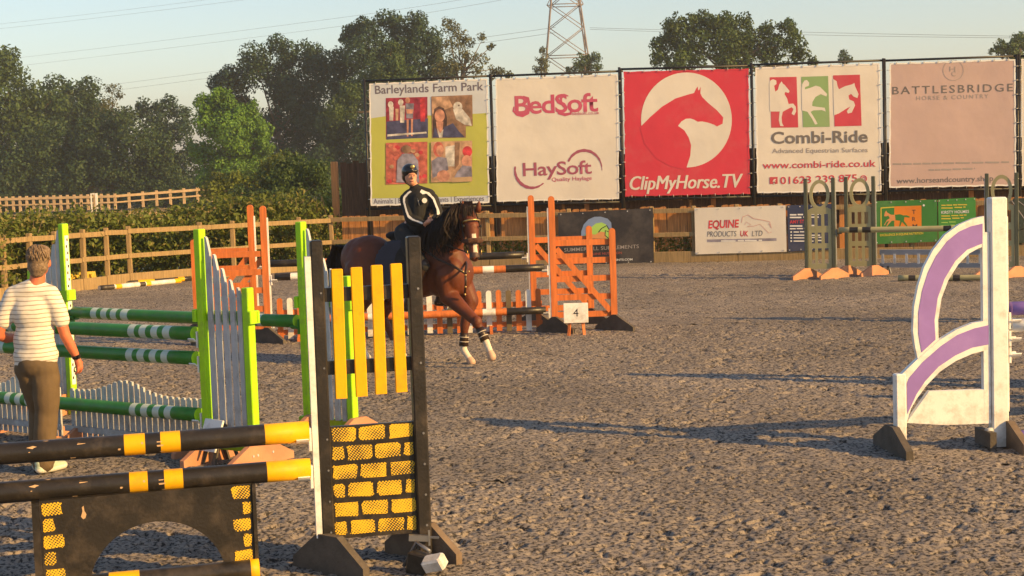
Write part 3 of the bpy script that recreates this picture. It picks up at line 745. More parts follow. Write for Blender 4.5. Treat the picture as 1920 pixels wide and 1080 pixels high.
# 1: lime field banner with four photographs
B = billboard('lime and grey banner with four family photographs and farm lettering', (692, 156), (915, 147), (919, 381), (695, 387), skyb, 1); B.step = .0003
B.poly([(695, 222), (730, 217), (780, 217), (830, 216), (880, 214), (914, 212), (917, 366), (806, 370), (697, 372)], limeb, 'field_print')
B.text('Barleylands Farm Park', 704, 176, 907, 169, 15, ltx, bold=.012)
B.text('Animals | Events | Restaurants | Experiences', 701, 382, 908, 376, 9, ltx, bold=.006)
def ph(name, c): return mat(name, c, .55, .45, 7)
dkred = ph('photo_crimson', (.30, .035, .06)); flesh = ph('photo_skin', (.55, .26, .17)); navy = ph('photo_navy', (.07, .07, .14)); brn = ph('photo_brown', (.26, .15, .09)); whit = ph('photo_white', (.60, .55, .48)); slate = ph('photo_slate', (.26, .24, .30)); sandc = ph('photo_sand', (.50, .30, .18)); rosy = ph('photo_rosy', (.50, .13, .09)); hairc = ph('photo_dark_hair', (.09, .05, .04)); crim = ph('photo_bright_red', (.55, .05, .06))
# photo a: costumed farm party in a red barn
B.rect(724, 184, 802, 261, dkred, 'photograph', -.03)
B.poly([(725, 228), (803, 222), (803, 258), (725, 262)], navy)
for (x, y, s_, c) in ((733, 196, 5, whit), (752, 192, 5, whit), (765, 188, 4.5, flesh), (793, 190, 5, crim)):
    B.disc(x, y, s_, s_ * 1.2, c)
for (x, y, w_, h_, c) in ((730, 200, 9, 26, whit), (742, 204, 6, 22, sandc), (750, 198, 10, 32, whit), (761, 194, 16, 28, slate), (763, 224, 4, 32, flesh), (771, 223, 4, 32, flesh), (788, 196, 11, 32, crim), (762, 205, 14, 8, flesh)):
    B.poly([(x, y), (x + w_, y), (x + w_ * .85, y + h_), (x + w_ * .1, y + h_)], c)
B.poly([(727, 252), (800, 247), (801, 250), (727, 256)], whit)
# photo b: dark haired person with a white owl
B.rect(809, 180, 77, 0, brn) if False else B.poly([(809, 181), (886, 178), (887, 236), (874, 237), (874, 258), (811, 259)], brn, 'photograph')
B.poly([(810, 182), (840, 181), (850, 200), (811, 214)], sandc)
B.poly([(812, 225), (815, 204), (824, 199), (833, 203), (839, 220), (838, 250), (812, 256)], hairc)
B.disc(825, 217, 9.5, 12, flesh); B.poly([(818, 228), (832, 228), (830, 246), (822, 258)], flesh)
B.poly([(812, 258), (816, 238), (824, 256), (834, 238), (850, 231), (860, 245), (872, 257)], navy)
B.poly([(820, 240), (824, 258), (830, 258), (832, 242), (826, 250)], whit)
B.disc(859, 200, 8.5, 9, whit); B.poly([(850, 205), (868, 205), (882, 222), (885, 236), (872, 234), (856, 224)], whit)
B.disc(861, 198, 1.5, 1.6, hairc)
# photo c: person among red apples
B.rect(724, 268, 802, 346, rosy, 'photograph', -.03)
for k in range(34):
    x = 728 + 70 * random.random(); y = 272 + 68 * random.random()
    B.disc(x, y - (x - 724) * .03, 4.5, 3.6, random.choice((crim, rosy, sandc, ph('photo_apple', (.60, .20, .12))))) if k % 1 == 0 else None
B.poly([(744, 342), (746, 300), (756, 288), (775, 288), (785, 302), (787, 342)], slate); B.disc(763, 280, 9, 8, brn)
# photo d: person and child at a table
B.rect(809, 266, 886, 342, sandc, 'photograph', -.03)
B.poly([(836, 275), (853, 272), (853, 312), (836, 312)], whit); B.poly([(853, 267), (863, 267), (861, 308), (853, 318)], brn)
B.disc(823, 280, 10, 14, rosy); B.disc(826, 282, 7, 10, flesh)
B.poly([(810, 302), (822, 294), (838, 296), (842, 318), (812, 334)], slate); B.disc(832, 330, 12, 11, flesh)
B.disc(877, 284, 9, 10, crim); B.disc(876, 302, 9.5, 11, flesh); B.poly([(858, 322), (868, 310), (885, 312), (886, 332), (852, 334)], slate)
B.poly([(848, 333), (885, 331), (885, 340), (848, 342)], chip_wood)

# 2: cream banner, two logos
B = billboard('cream banner with two raspberry pink bedding and hay logos', (929, 147), (1159, 138), (1162, 374), (931, 379), cream_b, 2)
B.text('BedSoft', 966, 214, 1122, 208, 33, pink_b, bold=.018, spacing=.92)
B.stroke([(981, 181), (990, 184), (993, 198), (990, 212), (980, 217), (970, 215), (963, 208), (964, 200)], [3, 5, 6, 6, 6, 5, 4, 2], pink_b)
B.stroke([(1066, 180), (1058, 178), (1052, 184), (1053, 192)], [2, 5, 5, 3], pink_b)
B.stroke([(1072, 204), (1070, 213), (1060, 215), (1048, 212), (1045, 205)], [3, 5, 6, 5, 2], pink_b)
B.text('bedsoft.co.uk', 1073, 216, 1124, 214, 6, pink_b)
B.text('HaySoft', 981, 330, 1110, 325, 24, plum_b, bold=.014, spacing=.95)
B.text('Quality Haylage', 1035, 340, 1110, 337, 7, pink_b, bold=.005)
arc = lambda cx, cy, rx, ry, a0, a1, n=22: [(cx + rx * math.cos(R(a0 + (a1 - a0) * k / n)), cy + ry * math.sin(R(a0 + (a1 - a0) * k / n))) for k in range(n + 1)]
B.stroke(arc(1096, 318, 33, 36, 205, 362), [1.5 + 4.0 * math.sin(math.pi * min(1, k / 22 * .9 + .15)) + .7 * math.sin(k * 2.3) for k in range(23)], plum_b)
B.stroke(arc(998, 318, 32, 34, 190, 48), [1.2 + 4.5 * math.sin(math.pi * min(1, k / 22 * .85 + .1)) + .7 * math.sin(k * 2.1) for k in range(23)], plum_b)

# 3: red banner with a horse head in a pale disc
B = billboard('bright red banner with a horse head in a pale circle', (1169, 134), (1404, 128), (1407, 364), (1172, 369), red_b, 3, red_b)
z5 = lambda pts: [(1150 + x / 3.6, 100 + y / 3.6) for x, y in pts]
B.disc(1287.2, 225, 85, 89, cream_b)
B.poly(z5([(180, 500), (190, 490), (250, 430), (330, 360), (420, 305), (500, 280), (545, 268), (558, 240), (570, 224), (573, 250), (580, 248), (590, 226), (588, 270), (600, 295), (640, 335), (700, 385), (742, 432), (738, 475), (700, 494), (680, 482), (640, 468), (600, 460), (570, 462), (545, 448), (520, 440), (490, 442), (460, 460), (437, 490), (480, 520), (510, 570), (525, 620), (520, 690), (495, 770), (480, 785), (380, 760), (290, 710), (210, 610)]), red_b)
for k in (-.9, 0, .9): B.layer += 1; B.text('ClipMyHorse.TV', 1182 + k, 356, 1393 + k, 351, 25, cream_b, shear=.25)

# 4: cream banner with three silhouettes
B = billboard('cream banner with two red and one green riding silhouette', (1415, 126), (1650, 118), (1653, 359), (1419, 363), cream_b, 4)
z6 = lambda pts: [(1400 + x / 3.692, 90 + y / 3.692) for x, y in pts]
redk = pmat('crimson_ink', (.55, .055, .085))
B.poly(z6([(160, 203), (345, 200), (357, 550), (170, 552)]), redk); B.poly(z6([(378, 200), (563, 194), (575, 545), (390, 548)]), green_b); B.poly(z6([(598, 190), (783, 185), (795, 538), (608, 543)]), redk)
B.poly(z6([(160, 440), (157, 245), (165, 225), (182, 217), (205, 225), (207, 250), (190, 262), (198, 302), (215, 290), (225, 255), (242, 230), (249, 246), (262, 255), (297, 298), (290, 312), (266, 305), (262, 320), (280, 350), (290, 388), (322, 385), (340, 407), (342, 440), (328, 467), (311, 455), (324, 422), (310, 410), (270, 430), (250, 442), (241, 480), (245, 520), (256, 541), (232, 540), (222, 500), (228, 440)]), cream_b)
B.poly(z6([(382, 432), (380, 290), (384, 250), (400, 225), (417, 222), (432, 240), (430, 262), (403, 272), (402, 287), (440, 276), (478, 261), (508, 270), (556, 318), (552, 336), (512, 320), (475, 340), (455, 375), (453, 402), (490, 408), (540, 414), (547, 440), (520, 430), (462, 432), (442, 442), (472, 490), (491, 526), (473, 530), (452, 490), (420, 442)]), cream_b)
B.poly(z6([(604, 467), (600, 330), (598, 215), (622, 230), (628, 262), (638, 286), (680, 265), (730, 252), (745, 242), (750, 266), (774, 320), (766, 347), (740, 337), (722, 318), (704, 330), (710, 357), (740, 370), (750, 397), (727, 447), (700, 454), (693, 437), (718, 405), (690, 420), (640, 452)]), cream_b)
B.text('Combi-Ride', 1446, 269, 1627, 266, 21, grey_b, bold=.022)
B.text('Advanced Equestrian Surfaces', 1448, 287, 1627, 285, 8.5, lgrey_b, bold=.004)
B.text('www.combi-ride.co.uk', 1430, 316, 1642, 312, 12, redk, bold=.012)
B.text('01623 239 875', 1463, 345, 1607, 340, 13, redk, bold=.012)
B.rect(1443, 332, 1458, 345, redk); B.text('f', 1449, 345, 1455, 345, 9, cream_b, bold=.03)
for (cx_, cy_, rr_, hl) in ((1619, 335, 6.5, .72), (1619, 335, 3.2, .6)): B.disc(cx_, cy_, rr_, rr_, redk, hole=hl)

# 5: dusty pink banner
B = billboard('dusty pink banner with a country shop name in spaced capitals', (1667, 118), (1904, 110), (1906, 349), (1666, 353), rose_b, 5)
B.disc(1787, 132, 19.5, 19.5, lgrey_b, hole=.955)
B.text('H', 1780, 134, 1791, 134, 9, lgrey_b); B.text('C', 1784, 143, 1792, 143, 9, lgrey_b)
B.text('BATTLESBRIDGE', 1673, 177, 1899, 171, 14, grey_b, bold=.006, spacing=1.25)
B.text('HORSE & COUNTRY', 1718, 188, 1853, 184, 7.5, lgrey_b, spacing=1.3)
B.dashes(1674, 309, 1894, 305, 3.0, lgrey_b, 9)
B.dashes(1741, 320, 1828, 317, 3.0, lgrey_b, 4)
B.text('www.horseandcountry.shop', 1681, 344, 1862, 339, 10, grey_b, bold=.004)
# 6: only its left edge shows
B = billboard('pale banner cut off by the right edge of view', (1914, 110), (2110, 103), (2112, 344), (1915, 349), cream_b, 6)

# ================================================================== sponsor banners on the rails
def rail_banner(label, tl, tr, br, bl_, m, yoff=-.075, ties=True):
    n = Vector((-fdir.y, fdir.x, 0)); o0 = fa + n * yoff
    def gl(px, py):
        v = ray(px, py); t = (o0 - EYE).dot(n) / v.dot(n); p = EYE + v * t - fa; return p.dot(fdir), p.z
    c4 = [gl(*p) for p in (tl, tr, br, bl_)]; xc = sum(c[0] for c in c4) / 4
    root = thing('rail_banner', label, 'banner', fa + fdir * xc + n * yoff, frz, 'sponsor banners tied to the arena rails')
    loc = lambda px, py: (gl(px, py)[0] - xc, gl(px, py)[1])
    f = lambda x, z: .005 * mnoise.noise(Vector((x * 2 + xc * 7, z * 2, 3)))
    N, M_ = 16, 8; V = []
    c4 = [(c[0] - xc, c[1]) for c in c4]
    for j in range(M_ + 1):
        for i in range(N + 1):
            u, v = i / N, j / M_
            x = (c4[0][0] * (1 - u) + c4[1][0] * u) * (1 - v) + (c4[3][0] * (1 - u) + c4[2][0] * u) * v
            z = (c4[0][1] * (1 - u) + c4[1][1] * u) * (1 - v) + (c4[3][1] * (1 - u) + c4[2][1] * u) * v
            V.append((x, f(x, z), z))
    Q = [(j * (N + 1) + i, j * (N + 1) + i + 1, (j + 1) * (N + 1) + i + 1, (j + 1) * (N + 1) + i) for j in range(M_) for i in range(N)]
    nv = len(V); V2 = V + [(x, y + .004, z) for x, y, z in V]
    sh = MB().add(V2, Q + [tuple(nv + k for k in reversed(q)) for q in Q], 0, True).build('banner_sheet', m, root, fix=False)
    eb = MB()
    for k in range(5):
        u = .03 + .94 * k / 4
        for v in (.035, .965):
            x = (c4[0][0] * (1 - u) + c4[1][0] * u) * (1 - v) + (c4[3][0] * (1 - u) + c4[2][0] * u) * v; z = (c4[0][1] * (1 - u) + c4[1][1] * u) * (1 - v) + (c4[3][1] * (1 - u) + c4[2][1] * u) * v
            eb.tube([(x, -.012, z), (x, .045, z)], .014, 8)
    eb.build('eyelets', tie_white, root)
    return Board(sh, loc, f, 0.0)
blackb = pmat('black_banner_vinyl', (.028, .024, .026), .5); navyb = pmat('navy_banner_vinyl', (.035, .045, .10)); grnb = pmat('green_banner_vinyl', (.045, .20, .035)); grnb2 = pmat('mid_green_vinyl', (.06, .26, .045))
org = pmat('orange_ink', (.72, .22, .015)); yel = pmat('yellow_ink', (.68, .52, .05)); whi = pmat('white_ink', (.76, .75, .72)); blu = pmat('pale_blue_logo_ink', (.22, .30, .48)); lim = pmat('lime_logo_ink', (.38, .62, .12)); aqua = pmat('aqua_logo_ink', (.12, .50, .34)); peach = pmat('peach_ink', (.70, .30, .10)); dred = pmat('dull_red_ink', (.40, .09, .06)); goldt = pmat('gold_ink', (.42, .33, .10))
B = rail_banner('black sponsor banner with a blue and lime round logo', (1046, 399), (1224, 390), (1226, 494), (1049, 498), blackb)
z8 = lambda pts: [(1020 + x / 6.857, 370 + y / 6.857) for x, y in pts]
B.poly(z8([(480, 530), (478, 440), (510, 350), (570, 285), (650, 250), (730, 248), (820, 275), (865, 325), (870, 400), (855, 450), (800, 500), (600, 530)]), blu)
B.poly(z8([(490, 530), (540, 460), (600, 390), (670, 335), (740, 322), (800, 350), (840, 420), (872, 460), (875, 530)]), lim)
B.poly(z8([(490, 530), (540, 460), (620, 420), (600, 470), (560, 530)]), aqua)
B.poly(z8([(560, 530), (600, 470), (660, 480), (720, 440), (790, 450), (800, 530)]), peach)
B.stroke(z8([(700, 450), (740, 400), (790, 372), (805, 360), (850, 430), (820, 440), (790, 425), (785, 490), (835, 530)]), 1.6, blackb)
B.text('SUMMERHILL SUPPLEMENTS', 1058, 472, 1198, 465, 6.5, grey_b if False else lgrey_b, bold=.004)
B.text('BESPOKE EQUINE NUTRITION', 1073, 480, 1166, 476, 4.2, dred, bold=.01)
B.text('WWW.SUMMERHILLSUPPLEMENTS.COM', 1068, 492, 1186, 488, 3.6, whi, bold=.02)

B = rail_banner('white sponsor banner with red lettering and a horse outline', (1302, 390), (1473, 385), (1475, 472), (1304, 477), cream_b)
za = lambda pts: [(1280 + x / 3.31, 360 + y / 3.31) for x, y in pts]
B.text('EQUINE', 1328, 428, 1386, 426, 14, crim, shear=.12, bold=.03); B.text('PRODUCTS', 1326, 444, 1381, 443, 10, grey_b, shear=.12); B.text('UK', 1388, 443, 1403, 443, 10, crim, shear=.12, bold=.02); B.text('LTD', 1410, 443, 1430, 442, 10, grey_b, shear=.12)
B.rect(1326, 449, 1456, 454, slate, sl=-.02); B.dashes(1352, 453, 1430, 451.5, 2.4, whi, 3)
pinkl = pmat('pale_pink_line', (.66, .38, .34))
B.stroke(za([(365, 190), (372, 155), (405, 142), (440, 165), (500, 175), (540, 185), (552, 225), (535, 195)]), 1.3, pinkl)
B.stroke(za([(385, 205), (395, 185), (425, 205), (400, 215), (440, 212), (480, 200), (510, 230), (535, 255), (552, 248)]), 1.0, pinkl)

B = rail_banner('navy sponsor banner with white contact lines beside the white one', (1476, 385), (1566, 382), (1568, 467), (1478, 472), navyb)
for (y, xr, h_, c, n_) in ((404, 1540, 2.6, whi, 4), (409, 1540, 2.6, whi, 2), (425, 1530, 2.6, whi, 2), (430, 1534, 2.2, whi, 3), (436, 1528, 2, whi, 2), (442, 1546, 2, whi, 1), (447, 1548, 2, whi, 2), (453, 1542, 2, whi, 1)):
    B.dashes(1481 if y < 433 else 1488, y, xr, y - 1.5, h_, c, n_)
B.text('AMY STO', 1481, 419, 1514, 418, 6, crim, bold=.02)
for y in (436, 442, 447, 453): B.disc(1483.5, y - 1, 1.6, 1.6, whi)

B = rail_banner('green sponsor banner with an orange and yellow running horse', (1640, 377), (1757, 374), (1758, 453), (1641, 458), grnb)
zb = lambda pts: [(1460 + x / 4.174, 320 + y / 4.174) for x, y in pts]
B.poly(zb([(797, 288), (908, 280), (908, 452), (797, 455)]), yel); B.poly(zb([(806, 296), (908, 289), (908, 446), (806, 449)]), grnb)
B.poly(zb([(905, 280), (1117, 273), (1118, 448), (905, 452)]), org)
B.poly(zb([(825, 355), (832, 325), (842, 312), (850, 328), (880, 345), (912, 345), (912, 390), (885, 392), (850, 432), (840, 438), (865, 390), (845, 400), (830, 428), (824, 425), (848, 385), (870, 372), (858, 352), (838, 358)]), peach)
B.poly(zb([(910, 345), (950, 340), (975, 350), (1000, 348), (1027, 360), (1022, 368), (985, 362), (980, 392), (1000, 420), (1010, 436), (1002, 438), (965, 400), (950, 440), (942, 440), (952, 392), (915, 388)]), grnb)
for k, ch in enumerate('TRM'): B.text(ch, 1710 + k * .5, 401 + 13.4 * k, 1717 + (k == 2) * 3, 401 + 13.4 * k, 7.5, goldt if False else hairc, bold=.01)
B.text('EXCELLENCE IN EQUINE NUTRITION', 1650, 443, 1731, 439, 4, yel, bold=.02); B.disc(1732, 385, 2, 2, whi)
B = rail_banner('lighter green sponsor banner with yellow text lines', (1759, 374), (1829, 370), (1831, 449), (1760, 453), grnb2)
for (y, xr, h_, c, n_) in ((386, 1816, 2, yel, 3), (391, 1811, 2, yel, 2), (406, 1813, 2, yel, 3), (411, 1808, 2, yel, 2), (418, 1794, 1.6, lim, 2), (424, 1794, 1.6, lim, 2), (431, 1790, 1.4, lim, 2)):
    B.dashes(1765, y, xr, y - 2, h_, c, n_)
B.text('KIRSTY HOLMES', 1765, 401, 1817, 399, 5.2, whi, bold=.015)
B = rail_banner('dark green banner with pale diagonal lines at the right edge', (1899, 372), (2030, 368), (2032, 449), (1901, 457), pmat('deep_green_vinyl', (.03, .045, .03)))
B.stroke([(1897, 376), (1925, 416)], 1.6, lgrey_b); B.stroke([(1903, 372), (1940, 400)], 1.4, lgrey_b)

# ================================================================== JUMPS
def foot_mb(x, th=.045, ln=.72, h=.20, e=.055, flat=.16, y0=0.0):
    """a wing's foot: a sloped board across the wing"""
    a = ln / 2
    return MB().prism([(-a + y0, -.03), (a + y0, -.03), (a + y0, e), (flat / 2 + y0, h), (-flat / 2 + y0, h), (-a + y0, e)], x - th / 2, x + th / 2, ax='x')
def cup(wing, x, z, m, y=-.0, side=-1):
    """pole cup hooked on the pole side of the upright"""
    mb = MB(); mb.box((x, y, z + .01), (.016, .07, .13))
    pts = arc(0, 0, .069, .069, 35, 145, 8)
    for i in range(8):
        (a, b), (c, d) = pts[i], pts[i + 1]
        mb.bar((x + side * .045, y + a, z - b + .058), (x + side * .045, y + c, z - d + .058), .07, .010, upv=(0, a + c, -(b + d)))
    return mb.build('pole_cup', m, wing)
def pole(label, a, b, r_, base, bands=(), mats=None, cap=None, group=None, chips=0, name='jump_pole'):
    """bands: (t0, t1, material) painted round the pole"""
    a = Vector(a); b = Vector(b); ms = [base]
    for q in bands:
        if q[2] not in ms: ms.append(q[2])
    if cap and cap not in ms: ms.append(cap)
    ts = sorted({0.0, 1.0} | {round(min(max(t, 0), 1), 5) for q in bands for t in q[:2]} | {k / 12 for k in range(13)})
    root = thing(name, label, 'pole', (a.x, a.y, 0), 0, group)
    mis = []
    for t0, t1 in zip(ts[:-1], ts[1:]):
        m_ = 0; c = (t0 + t1) / 2
        for q in bands:
            if q[0] <= c <= q[1]: m_ = ms.index(q[2])
        mis.append(m_)
    mb = MB(); sg = Vector((0, 0, -.006))
    mb.tube([a.lerp(b, t) + sg * 4 * t * (1 - t) for t in ts], r_, 18, 0, True, mis, ms.index(cap) if cap else 0)
    p = mb.build('shaft', ms, root, world=True)
    if chips:
        g = random.Random(chips); cb = MB(); d = (b - a).normalized(); s1 = Vector((0, 0, 1)); s2 = d.cross(s1)
        for k in range(chips):
            t = .24 + .76 * g.random(); an_ = g.uniform(-.9, 1.4); o = a.lerp(b, t) + sg * 4 * t * (1 - t); side = s2 if s2.y < 0 else -s2
            nrm = (side * math.cos(an_) + s1 * math.sin(an_)).normalized(); e1 = d; e2 = nrm.cross(d)
            l_ = g.uniform(.006, .03); w_ = g.uniform(.004, .012); q = o + nrm * (r_ * 1.0 + .0004)
            n_ = 7; ring = [q + e1 * l_ * math.cos(2 * math.pi * i / n_) * g.uniform(.5, 1.2) + e2 * w_ * math.sin(2 * math.pi * i / n_) * g.uniform(.5, 1.2) - nrm * .001 for i in range(n_)]
            cb.add(ring, [tuple(range(n_))])
        cb.build('chipped_paint', chip_wood, root, world=True, fix=False)['kind'] = 'stuff'
    return root
def bands_px(a, b, lst): return [tuple(sorted((tpx(p, a, b), tpx(q, a, b)))) + (m,) for p, q, m in lst]
def frame(o, e):                                      # angle of the line o -> e
    return math.atan2(e.y - o.y, e.x - o.x)

# ---------------------------------------------------------------- lime green oxer
th = R(35); pd = Vector((-math.cos(th), math.sin(th), 0))      # along the poles, towards the far left end
fR = G(394, 862); fR.z = 0; bR = G(581, 818); bR.z = 0
LEN = 3.05
fL = fR + pd * (LEN + .12); bL = bR + pd * (LEN + .04)
def lime_wing(label, o, rz, mirror=False):
    w_ = thing('jump_wing', label, 'jump wing', o, rz, 'lime green jump wings')
    MB().box((0, 0, .93), (.068, .075, 1.86), bev=.006).build('tall_post', lime, w_)
    MB().box((.50, 0, .70), (.068, .075, 1.40), bev=.006).build('short_post', lime, w_)
    hs = (1.80, 1.66, 1.55, 1.46, 1.40)
    for k, h_ in enumerate(hs):
        xc = .088 + .082 * k
        MB().prism([(xc - .024, .16), (xc + .024, .16), (xc + .024, h_ - .13), (xc - .004, h_ - .012), (xc - .018, h_), (xc - .024, h_ - .005)], -.012, .012).build('slat', silver, w_)
    for z in (1.17, .13):
        MB().box((.25, .030, z), (.66, .022, .08)).build('cross_rail', lime, w_)
        for x in (-.055, .555):
            MB().box((x, .0, z), (.04, .11, .10), bev=.008).build('bracket', lime, w_)
    sb = MB(); sb.box((-.0375, 0, 1.02), (.006, .045, 1.45))
    sb.build('keyhole_strip', white_paint, w_)
    hb = MB()
    for k in range(22): hb.box((-.0412, .006 * (-1) ** k, .36 + k * .064), (.002, .014, .026))
    hb.build('keyholes', black_paint, w_)
    for x in (0, .50):
        f_ = foot_mb(x + .058).build('foot', tan_wood, w_)
        bt = MB()
        for y in (-.10, -.05, .12): bt.tube([(x + .080, y, .09), (x + .086, y, .09)], .010, 8)
        bt.build('bolts', tie_white, f_)
    return w_
rzR = math.atan2(-pd.y, -pd.x); rzL = math.atan2(pd.y, pd.x)
W = lime_wing('lime green slatted jump wing beside the black and yellow poles', fR, rzR)
c1 = [cup(W, -.05, z - .055, white_paint) for z in (1.02, .82, .36)]
W2 = lime_wing('lime green jump wing half hidden behind the yellow slatted wing', bR, rzR); cup(W2, -.05, .945, green_paint)
W3 = lime_wing('lime green jump wing with white keyhole strip behind the standing person', bL, rzL); cup(W3, -.05, .945, green_paint)
W4 = lime_wing('lime green jump wing mostly outside the left edge', fL, rzL)
for z in (1.02, .82, .36): cup(W4, -.05, z - .055, white_paint)
a = bR + pd * .09 + Vector((0, 0, 1.0)); b = bL - pd * .10 + Vector((0, 0, 1.0))
pole('green pole at the back of the lime oxer, running behind the wing', a, b, .056, green_paint, bands_px(a, b, [(177, 188, mint), (196, 207, mint), (214, 225, mint), (233, 246, mint), (487, 496, mint)]), cap=lime, group='green jump poles')
for z, lab, bb in ((1.02, 'top front green pole with four pale bands near the lime wing', [(248, 260, mint), (269, 281, mint), (291, 303, mint), (313, 326, mint), (20, 30, mint)]),
                   (.82, 'middle front green pole reaching behind the standing person', [(244, 256, mint), (265, 278, mint), (288, 300, mint), (310, 322, mint), (0, 14, mint)]),
                   (.36, 'lowest front green pole crossing the wavy slatted filler', [(251, 262, mint), (272, 284, mint), (294, 306, mint), (316, 328, mint), (-8, 4, mint), (17, 27, mint), (36, 46, mint), (55, 64, mint)])):
    a = fR + pd * .10 + Vector((0, -.0, z)); b = fL - pd * .10 + Vector((0, 0, z))
    pole(lab, a, b, .056, green_paint, bands_px(a, b, bb), cap=lime, group='green jump poles')
# wavy filler of silver slats, two hurdles end to end
nrm = Vector((-pd.y, pd.x, 0)); nrm = nrm if nrm.y > 0 else -nrm
def wavy(label, s0, s1, peak):
    o = fR + pd * s0 + nrm * .12
    f_ = thing('slatted_filler', label, 'jump filler', o, rzL, 'wavy slatted fillers')
    n_ = int((s1 - s0) / .069)
    for k in range(n_):
        x = .035 + k * .069; u = x / (s1 - s0)
        z = .455 + .115 * math.exp(-((u - peak) / .17) ** 2) + .05 * abs(u - .5) ** 2
        MB().prism([(x - .020, .03), (x + .020, .03), (x + .020, z - .008), (x, z + .006), (x - .020, z)], -.010, .010).build('slat', silver, f_)
    for z in (.12, .34): MB().box(((s1 - s0) / 2, .028, z), (s1 - s0, .024, .05)).build('rail', silver, f_)
    for x in (.15, s1 - s0 - .15): foot_mb(x, .04, .46, .13, .04, .10).build('foot', tan_wood, f_)
wavy('wavy topped silver slatted filler between the person and the lime wing', .16, 1.86, .55)
wavy('silver slatted filler to the left of the standing person', 1.93, 2.98, .5)

# number stand seen from its shaded side
def number_stand(label, o, rz, num, wood, tilt=12, legc=foot_brown, wd=.30, ht=.25, z0=.24):
    n_ = thing('number_stand', label, 'number sign', o, rz, 'jump number stands')
    rt = Matrix.Rotation(R(-tilt), 3, 'X')
    for sx in (-1, 1):
        MB().bar((sx * wd * .32, -.10, -.02), (sx * wd * .20, .02, z0 + ht * .8), .035, .02).build('leg', wood, n_)
        MB().bar((sx * wd * .32, .17, -.02), (sx * wd * .20, .05, z0 + ht * .8), .035, .02).build('leg', legc, n_)
    c = Vector((0, -.055, z0 + ht / 2))
    b_ = MB().box(c, (wd, .018, ht), rt, bev=.004).build('board', white_paint, n_)
    if num:
        me = text_mesh(num, bold=.0); xs = [v.co.x for v in me.vertices]; sc = ht * .38 / cap_h(); mx = (min(xs) + max(xs)) / 2
        for v in me.vertices: v.co = c + rt @ Vector(((v.co.x - mx) * sc, -.0105, v.co.y * sc - ht * .18))
        me.materials.append(black_paint); link('number', me, b_)
    return n_
o = G(408, 868); o.z = 0
number_stand('pale number board on dark trestle legs in front of the lime wing', o, R(-42), '', foot_dark, 22, foot_dark, .23, .26, .10)

# ---------------------------------------------------------------- orange oxer, jump 4
oR = G(1041, 622); oL = G(504, 642); oR.z = oL.z = 0
obR = oR + Vector((-.26, 1.05, 0)); obL = oL + Vector((-.34, 1.05, 0))
def orange_wing(label, o, rz, sgn):
    w_ = thing('jump_wing', label, 'jump wing', o, rz, 'orange gate jump wings')
    def post(x, h_, name):
        n_ = 8; tp = [(x + .042 * math.cos(math.pi * k / n_), h_ - .042 + .042 * math.sin(math.pi * k / n_)) for k in range(n_ + 1)]
        MB().prism([(x - .042, 0), (x + .042, 0)] + tp, -.035, .035).build(name, orange_wood, w_)
    post(0, 1.84, 'tall_post'); post(.81, 1.38, 'short_post')
    for z in (1.20, .955, .71, .46, .225):
        MB().box((.405, .012, z), (.724, .03, .078)).build('rail', orange_wood, w_)
    MB().bar((.05, -.018, 1.13), (.76, -.018, .26), .022, .075, upv=(.77, 0, .63)).build('brace', orange_wood, w_)
    MB().box((-.052, 0, .93), (.018, .055, 1.5)).build('keyhole_strip', white_paint, w_)
    for x in (0, .81):
        f_ = foot_mb(0, .05, .60, .21, .05, .06).build('foot', foot_dark, w_); f_.location = (x, -.06 * sgn, 0); f_.rotation_euler = (0, 0, R(52))
    return w_
r4 = frame(oL, oR)
Wf = orange_wing('orange gate style wing beside the number four board', oR, r4, 1)
Wb = orange_wing('rear orange gate wing seen through the one at board four', obR, r4, 1)
Wl = orange_wing('orange gate wing left of the picket filler, nearest of its pair', oL, r4 + math.pi, -1)
Wm = orange_wing('rear orange gate wing behind the lime green wing', obL, r4 + math.pi, -1)
u4 = (oR - oL).normalized()
for W_, zs in ((Wf, (.88, .30)), (Wl, (.88, .30)), (Wb, (1.0,)), (Wm, (1.0,))):
    for z in zs: cup(W_, -.075, z - .05, white_paint)
def pole4(label, o0, o1, z, bb, base, rad=.05):
    a = o0 + u4 * .12 + Vector((0, 0, z)); b = o1 - u4 * .12 + Vector((0, 0, z))
    pole(label, a, b, rad, base, bands_px(a, b, bb), group='orange, white and black poles')
pole4('upper orange, white and black pole behind the horse chest', oL, oR, .88, [(948, 1040, black_paint), (905, 926, white_paint), (510, 545, black_paint), (545, 566, white_paint), (640, 662, white_paint), (720, 742, black_paint), (820, 842, white_paint)], orange_wood)
pole4('lower orange pole with white and black bands across the picket filler', oL, oR, .30, [(950, 1040, black_paint), (905, 929, white_paint), (505, 560, black_paint), (580, 602, white_paint), (690, 720, white_paint)], orange_wood)
pole4('rear orange and black pole of the picket fence jump', obL, obR, 1.0, [(880, 1040, black_paint), (440, 560, black_paint), (640, 700, white_paint)], orange_wood)
pf = thing('picket_filler', 'orange and white picket filler under the poles of jump four', 'jump filler', oL + Vector((0, .16, 0)), r4)
Lp = (oR - oL).length; n_ = 27; x0 = .145; pitch = (Lp - .36) / 26
gd = mat('dark_picket', (.13, .10, .06), .8, .2)  # every sixth picket takes this darker tone
pk = {}
for c, m_ in (('o', orange_wood), ('w', white_paint), ('d', gd)):
    tp = [(.037 * math.cos(math.pi * k / 8), .545 + .037 * math.sin(math.pi * k / 8)) for k in range(9)]
    hh = MB().prism([(-.037, .02), (.037, .02)] + tp, -.012, .012); pk[c] = hh.mesh('picket', m_, True)
for i in range(n_):
    c = 'd' if i % 6 == 5 else ('w' if i % 2 else 'o')
    ob = link('picket', pk[c], pf); ob.location = (x0 + i * pitch, 0, random.uniform(-.008, .008))
